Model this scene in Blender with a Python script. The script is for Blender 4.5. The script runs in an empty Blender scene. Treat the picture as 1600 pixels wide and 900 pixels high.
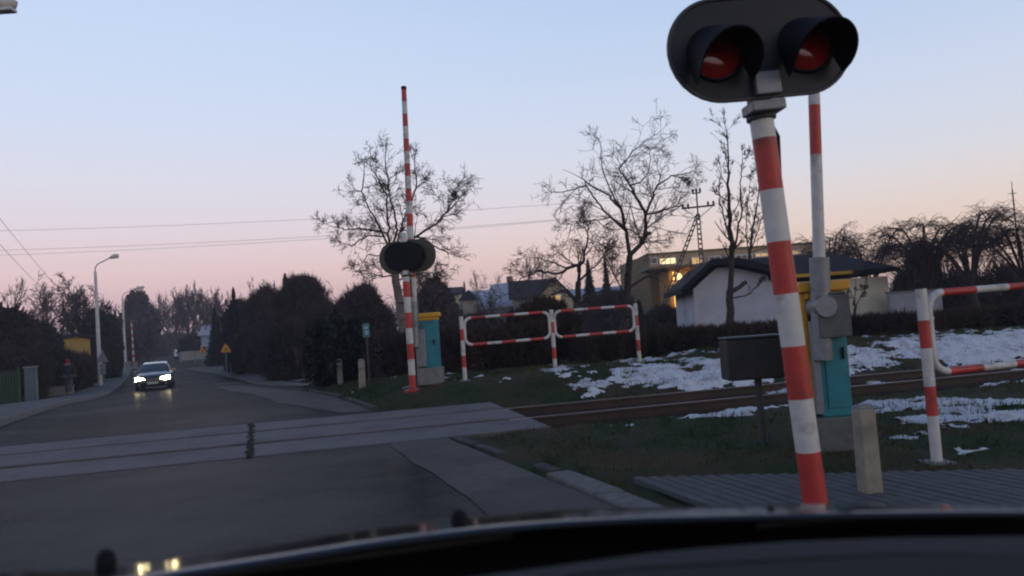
import bpy, math, random
import numpy as np
from mathutils import Vector, Matrix
PI = math.pi
sc = bpy.context.scene
COL = sc.collection

# ------------------------------------------------------------------ camera
FPX, EYE = 1250.0, 1.27
ROLL, PITCH = math.radians(4.0), math.radians(2.65)
cr, sr, cp, sp = math.cos(ROLL), math.sin(ROLL), math.cos(PITCH), math.sin(PITCH)
cam_d = bpy.data.cameras.new("camera"); cam = bpy.data.objects.new("camera", cam_d); COL.objects.link(cam)
cam_d.lens = FPX / 1600 * 36; cam_d.sensor_width = 36; cam_d.clip_start = 0.02; cam_d.clip_end = 5000
Rv = Vector((cr, sr*sp, -sr*cp)); Uv = Vector((sr, -cr*sp, cr*cp)); Fv = Vector((0, cp, sp))
M = Matrix((Rv, Uv, -Fv)).transposed().to_4x4(); M.translation = Vector((0, 0, EYE)); cam.matrix_world = M
cam_d.dof.use_dof = True; cam_d.dof.focus_distance = 22; cam_d.dof.aperture_fstop = 28.1/1000/0.009
sc.camera = cam

# ------------------------------------------------------------------ sky, sun, exposure
SUN_AZ, SUN_EL = math.radians(124), math.radians(3.5)      # compass style: from +Y towards +X
w = bpy.data.worlds.new("World"); sc.world = w; w.use_nodes = True
nt = w.node_tree; nt.nodes.clear()
def N(t, **k):
    n = nt.nodes.new(t)
    for a, b in k.items(): setattr(n, a, b)
    return n
out = N('ShaderNodeOutputWorld'); bg = N('ShaderNodeBackground'); tc = N('ShaderNodeTexCoord'); sep = N('ShaderNodeSeparateXYZ')
nt.links.new(tc.outputs['Generated'], sep.inputs[0])
def srgb(r, g, b, a=1.0):
    f = lambda c: (c/255/12.92 if c/255 <= .04045 else ((c/255+.055)/1.055)**2.4)
    return (f(r), f(g), f(b), a)
def ramp(stops):
    n = N('ShaderNodeValToRGB'); e = n.color_ramp.elements
    e[0].position = stops[0][0]; e[0].color = srgb(*stops[0][1]); e[1].position = stops[-1][0]; e[1].color = srgb(*stops[-1][1])
    for p, c in stops[1:-1]:
        q = e.new(p); q.color = srgb(*c)
    nt.links.new(sep.outputs['Z'], n.inputs[0]); return n
left = ramp([(0.0,(200,162,170)), (.04,(218,182,186)), (.085,(230,200,201)), (.14,(224,212,221)), (.19,(218,217,230)),
             (.26,(205,216,238)), (.33,(197,213,239)), (.43,(187,206,236)), (.6,(120,146,190)), (1.0,(62,82,124))])
right = ramp([(0.0,(222,178,155)), (.04,(232,196,176)), (.085,(234,210,196)), (.13,(225,215,214)), (.168,(214,216,225)),
              (.24,(202,212,232)), (.345,(180,201,231)), (.43,(165,188,225)), (.6,(118,144,186)), (1.0,(62,82,124))])
mr = N('ShaderNodeMapRange'); mr.interpolation_type = 'SMOOTHSTEP'
mr.inputs['From Min'].default_value = -.45; mr.inputs['From Max'].default_value = .55
nt.links.new(sep.outputs['X'], mr.inputs['Value'])
mix = N('ShaderNodeMix', data_type='RGBA')
nt.links.new(mr.outputs[0], mix.inputs[0]); nt.links.new(left.outputs[0], mix.inputs[6]); nt.links.new(right.outputs[0], mix.inputs[7])
sky = N('ShaderNodeTexSky', sky_type='NISHITA'); sky.sun_disc = False; sky.sun_elevation = SUN_EL; sky.sun_rotation = SUN_AZ
sky.air_density = 1.0; sky.dust_density = 2.0; sky.ozone_density = 2.0
bg2 = N('ShaderNodeBackground'); bg2.inputs[1].default_value = 0.006; nt.links.new(sky.outputs[0], bg2.inputs[0])
bg.inputs[1].default_value = 1.08; nt.links.new(mix.outputs[2], bg.inputs[0])
add = N('ShaderNodeAddShader'); nt.links.new(bg.outputs[0], add.inputs[0]); nt.links.new(bg2.outputs[0], add.inputs[1])
nt.links.new(add.outputs[0], out.inputs[0])
sd = bpy.data.lights.new("sun", 'SUN'); sun = bpy.data.objects.new("sun", sd); COL.objects.link(sun)
sd.energy = 0.5; sd.angle = math.radians(25); sd.color = (1.0, .78, .58)
sun.rotation_euler = Vector((math.sin(SUN_AZ)*math.cos(SUN_EL), math.cos(SUN_AZ)*math.cos(SUN_EL), math.sin(SUN_EL)+.12)).to_track_quat('Z', 'Y').to_euler()
sc.view_settings.view_transform = 'Standard'; sc.view_settings.look = 'None'
sc.view_settings.exposure = 0.0; sc.view_settings.gamma = 1
sc.cycles.filter_width = 2.1
sc.cycles.max_bounces = 5; sc.cycles.transparent_max_bounces = 6
sc.cycles.use_denoising = True

# ------------------------------------------------------------------ placing helpers (measure in the photograph, build in metres)
def ray(u, v):
    a = (u-800)/FPX; b = -(v-450)/FPX
    x = a*cr+b*sr; y = -a*sr+b*cr
    return np.array((x, cp-y*sp, sp+y*cp))
def pt(u, v, Y):
    r = ray(u, v); return Vector((r[0]*Y/r[1], Y, EYE+r[2]*Y/r[1]))
_bY = np.array([-60, 16, 20, 24, 30, 40, 50, 60, 80, 120, 175, 260, 400, 900, 3000.])
_bZ = np.array([0, 0, -.04, -.15, -.42, -.78, -.86, -.85, -.75, -.5, -.05, .9, 2.2, 5., 10.])
_yy = np.arange(-60, 3001, 1.0); _zz = np.interp(_yy, _bY, _bZ); _k = np.hanning(9); _k /= _k.sum()
_zz = np.convolve(np.pad(_zz, 4, mode='edge'), _k, mode='valid'); _zz[:60+13] = 0
def base(Y): return np.interp(Y, _yy, _zz)
_RY = [-12, 0, 5.77, 9.3, 13.6, 17.4, 21.6, 24.9, 43.7, 60, 81, 120, 175, 260, 420]
_RX = [5.5, 1.73, -.30, -1.5, -2.5, -4.0, -5.9, -7.5, -15.2, -22.6, -32.6, -51, -77.5, -119, -215]
_LY = [-12, 0, 15.1, 20, 30, 49.5, 70, 97, 120, 175, 260, 420]
_LX = [-1, -4.6, -9.9, -11.8, -16.0, -24.6, -33.9, -46.5, -57.5, -84, -126, -223]
def RX(Y): return np.interp(Y, _RY, _RX)
def LX(Y): return np.interp(Y, _LY, _LX)
ang = math.radians(13.0); T = np.array((math.cos(ang), math.sin(ang))); Nn = np.array((-math.sin(ang), math.cos(ang))); A0 = np.array((-.12, 11.65))
def tn(x, y):
    dx, dy = x-A0[0], y-A0[1]
    return dx*T[0]+dy*T[1], dx*Nn[0]+dy*Nn[1]
def rp(t, n, z=0.0): return Vector((A0[0]+t*T[0]+n*Nn[0], A0[1]+t*T[1]+n*Nn[1], z))
def ss(x, a, b):
    t = np.clip((x-a)/(b-a), 0, 1); return t*t*(3-2*t)
_r = np.random.RandomState(5); _ph = _r.uniform(0, 6.28, (24, 2)); _fr = _r.normal(0, 1, (24, 2))
def bump(x, y, f=1.0):
    s = 0
    for k in range(24):
        s = s+np.sin((_fr[k, 0]*x+_fr[k, 1]*y)*f*(1+k*.12)+_ph[k, 0])
    return s/24**.5
def terr(x, y):
    x = np.asarray(x, float); y = np.asarray(y, float)
    z = base(y)
    t, n = tn(x, y)
    rr = x-RX(y)
    m = ss(rr, .2, 2.2)*ss(n, 1.9, 3.3)*(1-ss(y, 24, 34))
    z = z+.24*m
    z = z+.12*np.exp(-((x-1.1)/1.3)**2-((y-16.2)/1.2)**2)*m
    z = z+.16*ss(x, 2.6, 5)*ss(n, 2.0, 4.2)*(1-ss(y, 24, 34))
    off = (rr > .1) | (x < LX(y)-2.2)
    z = z+np.where(off, .018*bump(x, y, 3.0), 0)
    # track bed beside the crossing panels
    bed = (1-ss(np.abs(n), 1.5, 2.1))*((t > .05)*1.0)
    z = z-.17*bed
    under = (x > LX(y)-2.1) & (rr < np.where(y < 9.6, .66+.03*(9.5-y)+.1, .12))
    z = np.where(under, base(y)-.05, z)
    pan = (np.abs(n) < 1.95) & (t < .1)
    z = np.where(pan, np.minimum(z, -.05), z)
    pave = (y < 6.6) & (x > .0) & (x < 9)
    z = np.where(pave & (rr > 0), -.04, z)
    return z
def gz(x, y): return float(terr(x, y))
def gp(u, v):                       # where the sight line meets the ground
    r = ray(u, v); Y = 3.0
    while Y < 600:
        if EYE+r[2]*Y/r[1] < gz(r[0]*Y/r[1], Y): break
        Y += .05 if Y < 60 else .5
    return Vector((r[0]*Y/r[1], Y, gz(r[0]*Y/r[1], Y)))

# ------------------------------------------------------------------ materials
def mat(name, col, rough=.7, var=.25, scale=6.0, bumpk=.0, metal=0.0, spec=.5, emit=None, estr=0, coat=0, col2=None, thr=None, ior=None):
    m = bpy.data.materials.new(name); m.use_nodes = True; t = m.node_tree; b = t.nodes['Principled BSDF']
    b.inputs['Roughness'].default_value = rough; b.inputs['Metallic'].default_value = metal
    b.inputs['Specular IOR Level'].default_value = spec; b.inputs['Coat Weight'].default_value = coat; b.inputs['Coat Roughness'].default_value = .24 if coat < .5 else .03
    if emit: b.inputs['Emission Color'].default_value = (*emit, 1); b.inputs['Emission Strength'].default_value = estr
    tc = t.nodes.new('ShaderNodeTexCoord'); nz = t.nodes.new('ShaderNodeTexNoise'); nz.inputs['Scale'].default_value = scale; nz.inputs['Detail'].default_value = 6
    nz.inputs['Roughness'].default_value = .65
    t.links.new(tc.outputs['Object'], nz.inputs['Vector'])
    cr_ = t.nodes.new('ShaderNodeValToRGB'); e = cr_.color_ramp.elements
    lo, hi = thr or (.3, .7); e[0].position = lo; e[1].position = hi
    c2 = col2 or tuple(min(1, c*(1+var)) for c in col); c1 = col if col2 else tuple(c*(1-var) for c in col)
    e[0].color = (*c1, 1); e[1].color = (*c2, 1)
    t.links.new(nz.outputs['Fac'], cr_.inputs[0]); t.links.new(cr_.outputs[0], b.inputs['Base Color'])
    if bumpk:
        n2 = t.nodes.new('ShaderNodeTexNoise'); n2.inputs['Scale'].default_value = scale*6; n2.inputs['Detail'].default_value = 8
        t.links.new(tc.outputs['Object'], n2.inputs['Vector'])
        bp = t.nodes.new('ShaderNodeBump'); bp.inputs['Strength'].default_value = bumpk; bp.inputs['Distance'].default_value = .02
        t.links.new(n2.outputs['Fac'], bp.inputs['Height']); t.links.new(bp.outputs[0], b.inputs['Normal'])
    return m
def mix_second(m, col, scale, lo, hi, detail=5):
    """a second, larger patch colour over the first (wear, patches, moss)"""
    t = m.node_tree; b = t.nodes['Principled BSDF']; src = b.inputs['Base Color'].links[0].from_socket
    tc = t.nodes.new('ShaderNodeTexCoord'); nz = t.nodes.new('ShaderNodeTexNoise'); nz.inputs['Scale'].default_value = scale; nz.inputs['Detail'].default_value = detail
    t.links.new(tc.outputs['Object'], nz.inputs['Vector'])
    r = t.nodes.new('ShaderNodeMapRange'); r.inputs['From Min'].default_value = lo; r.inputs['From Max'].default_value = hi
    t.links.new(nz.outputs['Fac'], r.inputs[0])
    mx = t.nodes.new('ShaderNodeMix'); mx.data_type = 'RGBA'; t.links.new(r.outputs[0], mx.inputs[0]); t.links.new(src, mx.inputs[6])
    mx.inputs[7].default_value = (*col, 1); t.links.new(mx.outputs[2], b.inputs['Base Color'])
    return m
ASPH = mat('asphalt', (.009,.010,.014), .95, .5, 3.2, .7, spec=.05, coat=.12, col2=(.030,.029,.032), thr=(.35,.68))
mix_second(ASPH, (.052,.048,.047), .45, .46, .66, 8); mix_second(ASPH, (.008,.009,.012), .22, .54, .60, 3); mix_second(ASPH, (.075,.07,.066), 38, .60, .72, 2)
SHOULD = mix_second(mat('worn_shoulder', spec=0.2, col=(.085,.072,.066), rough=.75, var=.3, scale=9, bumpk=.4), (.055,.047,.044), 1.2, .4, .6)
PAVE = mat('sidewalk_concrete', spec=0.2, col=(.095,.092,.09), rough=.85, var=.2, scale=7, bumpk=.3)
PANEL = mix_second(mat('crossing_concrete', spec=0.25, col=(.128,.110,.110), rough=.75, var=.18, scale=14, bumpk=.3), (.088,.076,.077), 1.5, .45, .7)
KERB = mat('kerb_concrete', spec=0.2, col=(.13,.125,.12), rough=.85, var=.35, scale=8, bumpk=.4)
KERBD = mat('old_kerb', (.055,.052,.05), .9, .4, 6, .4, spec=.2)
DARKGAP = mat('dark_gap', spec=0.1, col=(.012,.011,.011), rough=.9)
GRASS = mix_second(mat('grass_ground', spec=0.1, col=(.022,.036,.014), rough=.95, var=.4, scale=9, bumpk=.6), (.055,.042,.026), .8, .42, .62)
BLADE = mix_second(mat('grass_blades', spec=0.1, col=(.026,.046,.015), rough=.85, var=.5, scale=3), (.085,.066,.036), .8, .42, .64)
SNOW = mix_second(mat('old_snow', (.62,.63,.655), .9, .15, 25, .7), (.26,.235,.20), 4.5, .5, .8, 8)
RAILM = mix_second(mat('rusty_rail', spec=0.3, col=(.05,.03,.022), rough=.6, var=.3, scale=20, bumpk=.3), (.03,.022,.02), 2, .4, .6)
RAILTOP = mat('rail_top', (.16,.13,.12), .4, .2, 20, metal=.6)
BALL = mat('ballast_stone', spec=0.15, col=(.045,.036,.032), rough=.9, var=.45, scale=30, bumpk=.5)
WOOD = mat('sleeper_wood', spec=0.15, col=(.04,.03,.024), rough=.9, var=.3, scale=12, bumpk=.4)
RED = mix_second(mat('signal_red_paint', (.40,.03,.022), .5, .2, 12), (.16,.03,.022), 7, .54, .72)
WHITE = mix_second(mat('signal_white_paint', (.50,.49,.46), .5, .14, 9), (.20,.18,.15), 6, .54, .74)
WHITE_D = mat('weathered_white_paint', (.55,.56,.56), .55, .12, 9)
GREYM = mat('galvanised_grey', (.2,.21,.22), .5, .2, 12, metal=.3)
BLACK = mat('signal_black', (.005,.006,.009), .45, .3, 8, spec=.3)
BLACKR = mat('matt_black', (.004,.004,.006), .7, .2, 8, spec=.2)
OLIVE = mat('olive_backplate', (.06,.055,.035), .6, .2, 6)
LENS = mat('red_lens', (.35,.012,.008), .12, .3, 30, coat=1)
TEAL = mix_second(mat('teal_cabinet', (.01,.18,.22), .5, .15, 6), (.02,.10,.11), 4, .5, .75)
YEL = mat('yellow_lid', (.55,.28,.015), .5, .12, 6)
CONC = mat('grey_concrete', (.17,.17,.17), .85, .25, 8, .3)
POSTM = mix_second(mat('pale_marker_post', (.24,.22,.17), .85, .25, 10, .3), (.12,.11,.09), 5, .5, .65)
LAMPC = mat('lamp_concrete', (.52,.50,.49), .85, .2, 5, .2)
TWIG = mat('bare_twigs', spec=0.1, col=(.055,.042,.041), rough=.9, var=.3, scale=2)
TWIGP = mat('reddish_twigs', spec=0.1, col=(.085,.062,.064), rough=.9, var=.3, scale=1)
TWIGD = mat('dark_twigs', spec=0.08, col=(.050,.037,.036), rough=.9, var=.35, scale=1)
BARK = mat('dark_bark', spec=0.15, col=(.045,.035,.032), rough=.9, var=.35, scale=5, bumpk=.4)
BARKP = mat('pale_bark', spec=0.15, col=(.15,.125,.115), rough=.9, var=.3, scale=4, bumpk=.3)
EVER = mat('evergreen_leaves', spec=0.15, col=(.016,.023,.019), rough=.8, var=.4, scale=2)
EVERG = mat('olive_leaves', spec=0.15, col=(.028,.033,.02), rough=.8, var=.4, scale=2)
HEDGE = mix_second(mat('brown_hedge', spec=0.08, col=(.055,.037,.030), rough=.9, var=.4, scale=3), (.030,.024,.021), .8, .4, .6)
STEELD = mat('dark_steel', (.03,.032,.035), .6, .2, 6)

# ------------------------------------------------------------------ mesh helpers
class MB:
    def __init__(s): s.v = []; s.f = []; s.m = []; s.mats = []
    def mi(s, m):
        if m not in s.mats: s.mats.append(m)
        return s.mats.index(m)
    def add(s, vs, fs, m):
        o = len(s.v); s.v += [tuple(p) for p in vs]; k = s.mi(m)
        for f in fs: s.f.append(tuple(i+o for i in f)); s.m.append(k)
    def box(s, c, d, m, rz=0, mtx=None, taper=1.0):
        vs = []
        for z in (-.5, .5):
            k = taper if z > 0 else 1
            for x, y in ((-.5,-.5),(.5,-.5),(.5,.5),(-.5,.5)): vs.append(Vector((x*d[0]*k, y*d[1]*k, z*d[2])))
        R = mtx if mtx else Matrix.Rotation(rz, 3, 'Z')
        vs = [R @ p+Vector(c) for p in vs]
        s.add(vs, [(0,3,2,1),(4,5,6,7),(0,1,5,4),(1,2,6,5),(2,3,7,6),(3,0,4,7)], m)
    def tube(s, pts, rad, ms, sides=12, cap=True):
        """polyline tube; rad number or list; ms one material or one per segment"""
        pts = [Vector(p) for p in pts]; n = len(pts)
        if not isinstance(rad, (list, tuple)): rad = [rad]*n
        if not isinstance(ms, (list, tuple)): ms = [ms]*(n-1)
        ups = None; rings = []
        for i in range(n):
            d = (pts[min(i+1, n-1)]-pts[max(i-1, 0)]).normalized()
            if ups is None: ups = d.cross(Vector((0,1,0)) if abs(d.y) < .9 else Vector((1,0,0))).normalized()
            a = (ups-d*ups.dot(d)).normalized(); ups = a; b = d.cross(a)
            rings.append([pts[i]+(a*math.cos(2*PI*k/sides)+b*math.sin(2*PI*k/sides))*rad[i] for k in range(sides)])
        for i in range(n-1):
            vs = rings[i]+rings[i+1]
            s.add(vs, [(k, (k+1) % sides, (k+1) % sides+sides, k+sides) for k in range(sides)], ms[i])
        if cap:
            s.add(rings[0], [tuple(reversed(range(sides)))], ms[0]); s.add(rings[-1], [tuple(range(sides))], ms[-1])
    def prism(s, poly, d0, d1, fn, m, mside=None):
        """poly 2D points extruded from depth d0 to d1; fn(x, z, d) -> world point"""
        n = len(poly)
        vs = [fn(x, z, d0) for x, z in poly]+[fn(x, z, d1) for x, z in poly]
        s.add(vs, [tuple(range(n)), tuple(range(2*n-1, n-1, -1))], m)
        s.add(vs, [(i, i+n, (i+1) % n+n, (i+1) % n) for i in range(n)], mside or m)
    def build(s, name, parent=None, smooth=False, bevel=0, loc=None, merge=False):
        me = bpy.data.meshes.new(name); me.from_pydata(s.v, [], s.f)
        for m in s.mats: me.materials.append(m)
        me.polygons.foreach_set('material_index', s.m)
        import bmesh as _b
        bm = _b.new(); bm.from_mesh(me)
        _b.ops.remove_doubles(bm, verts=bm.verts, dist=1e-5)
        _b.ops.recalc_face_normals(bm, faces=bm.faces)
        bm.to_mesh(me); bm.free()
        if smooth: me.polygons.foreach_set('use_smooth', [True]*len(me.polygons))
        o = bpy.data.objects.new(name, me); COL.objects.link(o)
        if loc is not None: o.location = loc
        if parent is not None:
            o.parent = parent
        if bevel:
            b = o.modifiers.new('b', 'BEVEL'); b.width = bevel; b.segments = 2; b.limit_method = 'ANGLE'
        if smooth:
            e = o.modifiers.new('e', 'EDGE_SPLIT'); e.split_angle = math.radians(40)
        return o
def empty(name, loc=(0,0,0), rz=0):
    o = bpy.data.objects.new(name, None); COL.objects.link(o); o.location = loc; o.rotation_euler = (0,0,rz); o.empty_display_size = .2; return o
def tag(o, label, cat, group=None, kind=None):
    o['label'] = label; o['category'] = cat
    if group: o['group'] = group
    if kind: o['kind'] = kind
    return o
def struct(o): o['kind'] = 'structure'; return o
def copy_tree(o, parent=None):
    c = o.copy(); COL.objects.link(c)
    if parent: c.parent = parent
    for ch in list(o.children): copy_tree(ch, c)
    return c
def np_mesh(name, verts, faces, m, parent=None, smooth=False, nper=None, mats=None, midx=None):
    me = bpy.data.meshes.new(name); verts = np.asarray(verts, np.float32); faces = np.asarray(faces, np.int32)
    k = faces.shape[1]
    me.vertices.add(len(verts)); me.vertices.foreach_set('co', verts.ravel())
    me.loops.add(faces.size); me.loops.foreach_set('vertex_index', faces.ravel())
    me.polygons.add(len(faces)); me.polygons.foreach_set('loop_start', np.arange(0, faces.size, k, dtype=np.int32))
    me.polygons.foreach_set('loop_total', np.full(len(faces), k, np.int32))
    for q in (mats or [m]): me.materials.append(q)
    if midx is not None: me.polygons.foreach_set('material_index', np.asarray(midx, np.int32))
    if smooth: me.polygons.foreach_set('use_smooth', np.ones(len(faces), bool))
    me.update(); me.validate()
    o = bpy.data.objects.new(name, me); COL.objects.link(o)
    if parent is not None: o.parent = parent
    return o
def grid_mesh(name, xs, ys, zf, m, keep=None, smooth=True, xyf=None):
    X, Y = np.meshgrid(xs, ys); 
    if xyf: X, Y = xyf(X, Y)
    Z = zf(X, Y); nx, ny = len(xs), len(ys)
    V = np.stack([X, Y, Z], -1).reshape(-1, 3)
    i = np.arange(nx-1)[None, :]+np.arange(ny-1)[:, None]*nx
    F = np.stack([i, i+1, i+1+nx, i+nx], -1).reshape(-1, 4)
    if keep is not None:
        c = V[F].mean(1); F = F[keep(c[:, 0], c[:, 1], c[:, 2], V[:, 2][F])]
    used = np.unique(F); mp = np.zeros(len(V), int); mp[used] = np.arange(len(used))
    return np_mesh(name, V[used], mp[F], m, smooth=smooth)

# ------------------------------------------------------------------ ground
def axis(*seg):
    a = []
    for s, e, d in seg: a += list(np.arange(s, e, d))
    return np.array(a+[seg[-1][1]])
xs = axis((-2600,-400,200), (-400,-120,20), (-120,-40,4), (-40,-16,.8), (-16,14,.22), (14,40,.8), (40,120,4), (120,400,20), (400,2600,200))
ys = axis((-60,-4,4), (-4,4,.5), (4,24,.2), (24,70,.8), (70,200,3), (200,600,20), (600,3000,200))
ground = struct(grid_mesh('ground', xs, ys, terr, GRASS))
def strip(name, ya, yb, step, fa, fb, dz, m, nx=6, zf=None):
    ys_ = np.arange(ya, yb+step, step); u = np.linspace(0, 1, nx+1)
    V = []; F = []
    for y in ys_:
        a, b = float(fa(y)), float(fb(y))
        for k in u: x = a+(b-a)*k; V.append((x, y, (float(base(y)) if zf is None else zf(x, y))+dz))
    n = nx+1
    for j in range(len(ys_)-1):
        for k in range(nx): F.append((j*n+k, j*n+k+1, (j+1)*n+k+1, (j+1)*n+k))
    return np_mesh(name, V, F, m, smooth=True)
# asphalt either side of the track, clipped along the slab edges (skewed strips)
def road_part(name, s0, far):
    # rows run parallel to the track near it and turn square further out
    V = []; F = []; nx = 16
    ks = [0,.5,1,1.5,2,3,4,6,8,10,12,15,18,22,26,30,35,40,50,60,75,90,110,140,175,210,260,330,400] if far else [0,.5,1,2,3,4,5,6,8,10,12]
    for k in ks:
        for j in range(nx+1):
            f = j/nx
            # iterate X for slanted row
            skew = max(0., 1-k/14)*math.tan(ang)
            y0 = (A0[1]+s0/math.cos(ang)+(k if far else -k))
            x = 0; y = y0
            for _ in range(30):
                y = y0+skew*(x-A0[0]); x = float(LX(y))+(float(RX(y))-float(LX(y)))*f
            V.append((x, y, float(base(y))+.0))
    n = nx+1
    for r in range(len(ks)-1):
        for k in range(nx):
            q = (r*n+k, r*n+k+1, (r+1)*n+k+1, (r+1)*n+k); F.append(q if far else q[::-1])
    return struct(np_mesh(name, V, F, ASPH, smooth=True))
road_part('road_beyond_crossing', 1.9, True); road_part('road_before_crossing', -1.9, False)
def jit(y, a=.05): return a*math.sin(y*2.1)+a*.6*math.sin(y*5.3+1)
struct(strip('road_shoulder', 2.4, 9.55, .25, lambda y: RX(y)-.05+jit(y,.018), lambda y: RX(y)+.66+.03*(9.5-y), .006, SHOULD))
struct(strip('road_shoulder_beyond_crossing', 13.5, 44, .4, lambda y: RX(y)-min(1.3, .5+(y-13.5)*.25)+jit(y, .03), lambda y: RX(y)-.02, .006, SHOULD))
# sidewalk with kerb on the far side of the road
def sidewalk():
    V = []; F = []; ys_ = np.arange(12.6, 230, .8)
    for y in ys_:
        x = float(LX(y)); z = float(base(y))
        for dx, dz in ((0, -.03), (-.02, .12), (-.16, .125), (-1.9, .13), (-2.0, -.1)): V.append((x+dx, y, z+dz))
    for j in range(len(ys_)-1):
        for k in range(4): F.append((j*5+k, j*5+5+k, j*5+6+k, j*5+k+1))
    mi = [1 if k < 2 else 0 for j in range(len(ys_)-1) for k in range(4)]
    struct(np_mesh('sidewalk', V, F, None, mats=[PAVE, KERB], midx=mi))
sidewalk()
# side road mouth on the right in the distance
apron = [(286,577),(330,573),(362,572),(395,584),(440,596),(492,603),(470,606),(392,598),(330,586)]
def flat_poly(name, px, dz, m):
    P = [gp(u, v) for u, v in px]; c = sum(P, Vector())/len(P); V = [c]+P; 
    o = MB(); 
    rings = [[c.lerp(p, k/8) for p in P] for k in range(1, 9)]
    vs = [c]+[p for r in rings for p in r]; n = len(P)
    vs = [Vector((p.x, p.y, max(gz(p.x, p.y), float(base(p.y)))+dz)) for p in vs]
    fs = [(0, 1+i, 1+(i+1) % n) for i in range(n)]
    for r in range(7): fs += [(1+r*n+i, 1+(r+1)*n+i, 1+(r+1)*n+(i+1) % n, 1+r*n+(i+1) % n) for i in range(n)]
    o.add(vs, fs, m); return o.build(name, smooth=True)
struct(flat_poly('side_road', apron, .035, SHOULD))

# kerbs on the right side of the road, as laid stones
def kerb(name, pts, wdt, h, step, seed, m=KERB, gaps=()):
    rnd = random.Random(seed); b = MB()
    pts = [Vector(p) for p in pts]; L = [0]
    for i in range(len(pts)-1): L.append(L[-1]+(pts[i+1]-pts[i]).length)
    def P(s):
        for i in range(len(pts)-1):
            if s <= L[i+1] or i == len(pts)-2: return pts[i].lerp(pts[i+1], (s-L[i])/(L[i+1]-L[i]))
    s = 0; i = 0
    while s < L[-1]-step*.5:
        a, c = P(s+.01), P(min(s+step-.015, L[-1])); d = c-a; mid = (a+c)/2; i += 1
        if i not in gaps:
            z = float(base(mid.y))
            b.box((mid.x+rnd.uniform(-.012,.012), mid.y, z-.1+h/2+rnd.uniform(-.012,.008)), (d.length, wdt, h+.2), m, math.atan2(d.y, d.x)+rnd.uniform(-.012,.012))
        s += step
    return struct(b.build(name, bevel=.012))
kerb('kerb_before_crossing', [(-.80,9.5,0), (-.31,8.35,0), (.27,6.9,0)], .11, .012, .8, 1, m=KERBD, gaps=(3,))
kerb('kerb_slab', [(.26,6.75,0), (.69,5.57,0), (1.7,2.6,0)], .22, .022, 1.0, 2)
kerb('kerb_beyond_crossing', [(float(RX(y))+.08, y, 0) for y in (13.7, 17.4, 21.6, 24.9, 34, 43.7)], .12, .05, .9, 3, m=KERBD, gaps=(4,9))
# plank paving beside the near signal
def planks():
    b = MB(); d = Vector((.31, -1.0, 0)).normalized(); e = Vector((1, .31, 0)).normalized(); rnd = random.Random(4)
    for k in range(62):
        o = Vector((.78, 6.42, 0))+Vector((1, -.26, 0))*(.105*k)
        L = 4.2
        c = o+d*(L/2)
        if k < 1: continue
        b.box((c.x, c.y, -.03+rnd.uniform(-.003,.003)), (.080, L, .08), PAVE2, math.atan2(d.y, d.x)+PI/2)
    return struct(b.build('plank_paving', bevel=.006))
struct(np_mesh('paving_bed', [(.85,6.42,-.03),(8,4.55,-.03),(8,0,-.03),(2.4,0,-.03)], [(0,1,2,3)], DARKGAP))
PAVE2 = mat('plank_concrete', spec=0.2, col=(.078,.08,.083), rough=.8, var=.25, scale=9, bumpk=.3)
planks()

# crossing panels, rails, sleepers, ballast
b = MB(); rnd = random.Random(9)
for (n0, n1) in ((.825, 1.9), (-.615, .615), (-1.9, -.825)):
    t = -15.0
    while t < 0:
        L = 7.525; joint = .0
        b.box((*rp(t+L/2, (n0+n1)/2)[:2], -.045+rnd.uniform(-.003,.003)), (L-joint, n1-n0, .11), PANEL, ang); t += L
panels = struct(b.build('crossing_surface', bevel=.008))
b = MB()
for n in (.72, -.72):
    b.box((*rp(-7.5, n)[:2], -.05), (15.1, .212, .03), DARKGAP, ang)
sj = b
rj = random.Random(3)
for k in range(26):
    n = -1.88+k*.15; b.box((*rp(-3.62-.09*n+rj.uniform(-.015,.015), n)[:2], .0135), (rj.uniform(.03,.10), .155, .002), DARKGAP, ang+rj.uniform(-.2,.2))
struct(b.build('flangeway_gaps'))
for n in (.72, -.72):
    b = MB(); 
    prof = [(-.07,-.16),(.07,-.16),(.07,-.145),(.012,-.125),(.012,-.04),(.036,-.03),(.036,-.004),(.028,.0),(-.028,.0),(-.036,-.004),(-.036,-.03),(-.012,-.04),(-.012,-.125),(-.07,-.145)]
    pts = [-15.0]+[k*3.0-.2 for k in range(0, 27)]
    for i in range(len(pts)-1):
        def fn(x, z, d, n=n, i=i): return rp(d, n+x, z-.004)
        o = len(b.v); b.prism(prof, pts[i], pts[i+1], fn, RAILM if i > 0 else DARKGAP)
    for i in range(len(pts)-1):
        c = rp((pts[i]+pts[i+1])/2, n); b.box((c.x, c.y, -.003), (pts[i+1]-pts[i]-.002, .05, .005), RAILTOP if i > 0 else DARKGAP, ang)
    tag(b.build('rail'), ['rusty rail on the far side of the track', 'rusty rail on the side of the track nearer the car'][n < 0], 'rail', 'rails of the railway track')
sl0 = None
for k in range(46):
    t = .45+k*.62
    if sl0 is None:
        b = MB(); b.box((0,0,0), (.24, 2.5, .12), WOOD); sl0 = b.build('sleeper', bevel=.01); o = sl0
    else: o = sl0.copy(); COL.objects.link(o)
    p = rp(t, 0, -.215); o.location = p; o.rotation_euler = (0,0,ang+random.Random(k).uniform(-.01,.01))
    tag(o, 'dark wooden sleeper set under the rails in the ballast', 'sleeper', 'sleepers under the two rails')
rs = np.random.RandomState(11); n_ = 9000
tt = rs.uniform(.1, 20, n_); nnn = rs.uniform(-1.9, 1.9, n_)
cx = A0[0]+tt*T[0]+nnn*Nn[0]; cy = A0[1]+tt*T[1]+nnn*Nn[1]; cz = terr(cx, cy)+.005
oct_ = np.array([(1,0,0),(-1,0,0),(0,1,0),(0,-1,0),(0,0,1),(0,0,-1)], float)
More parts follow.
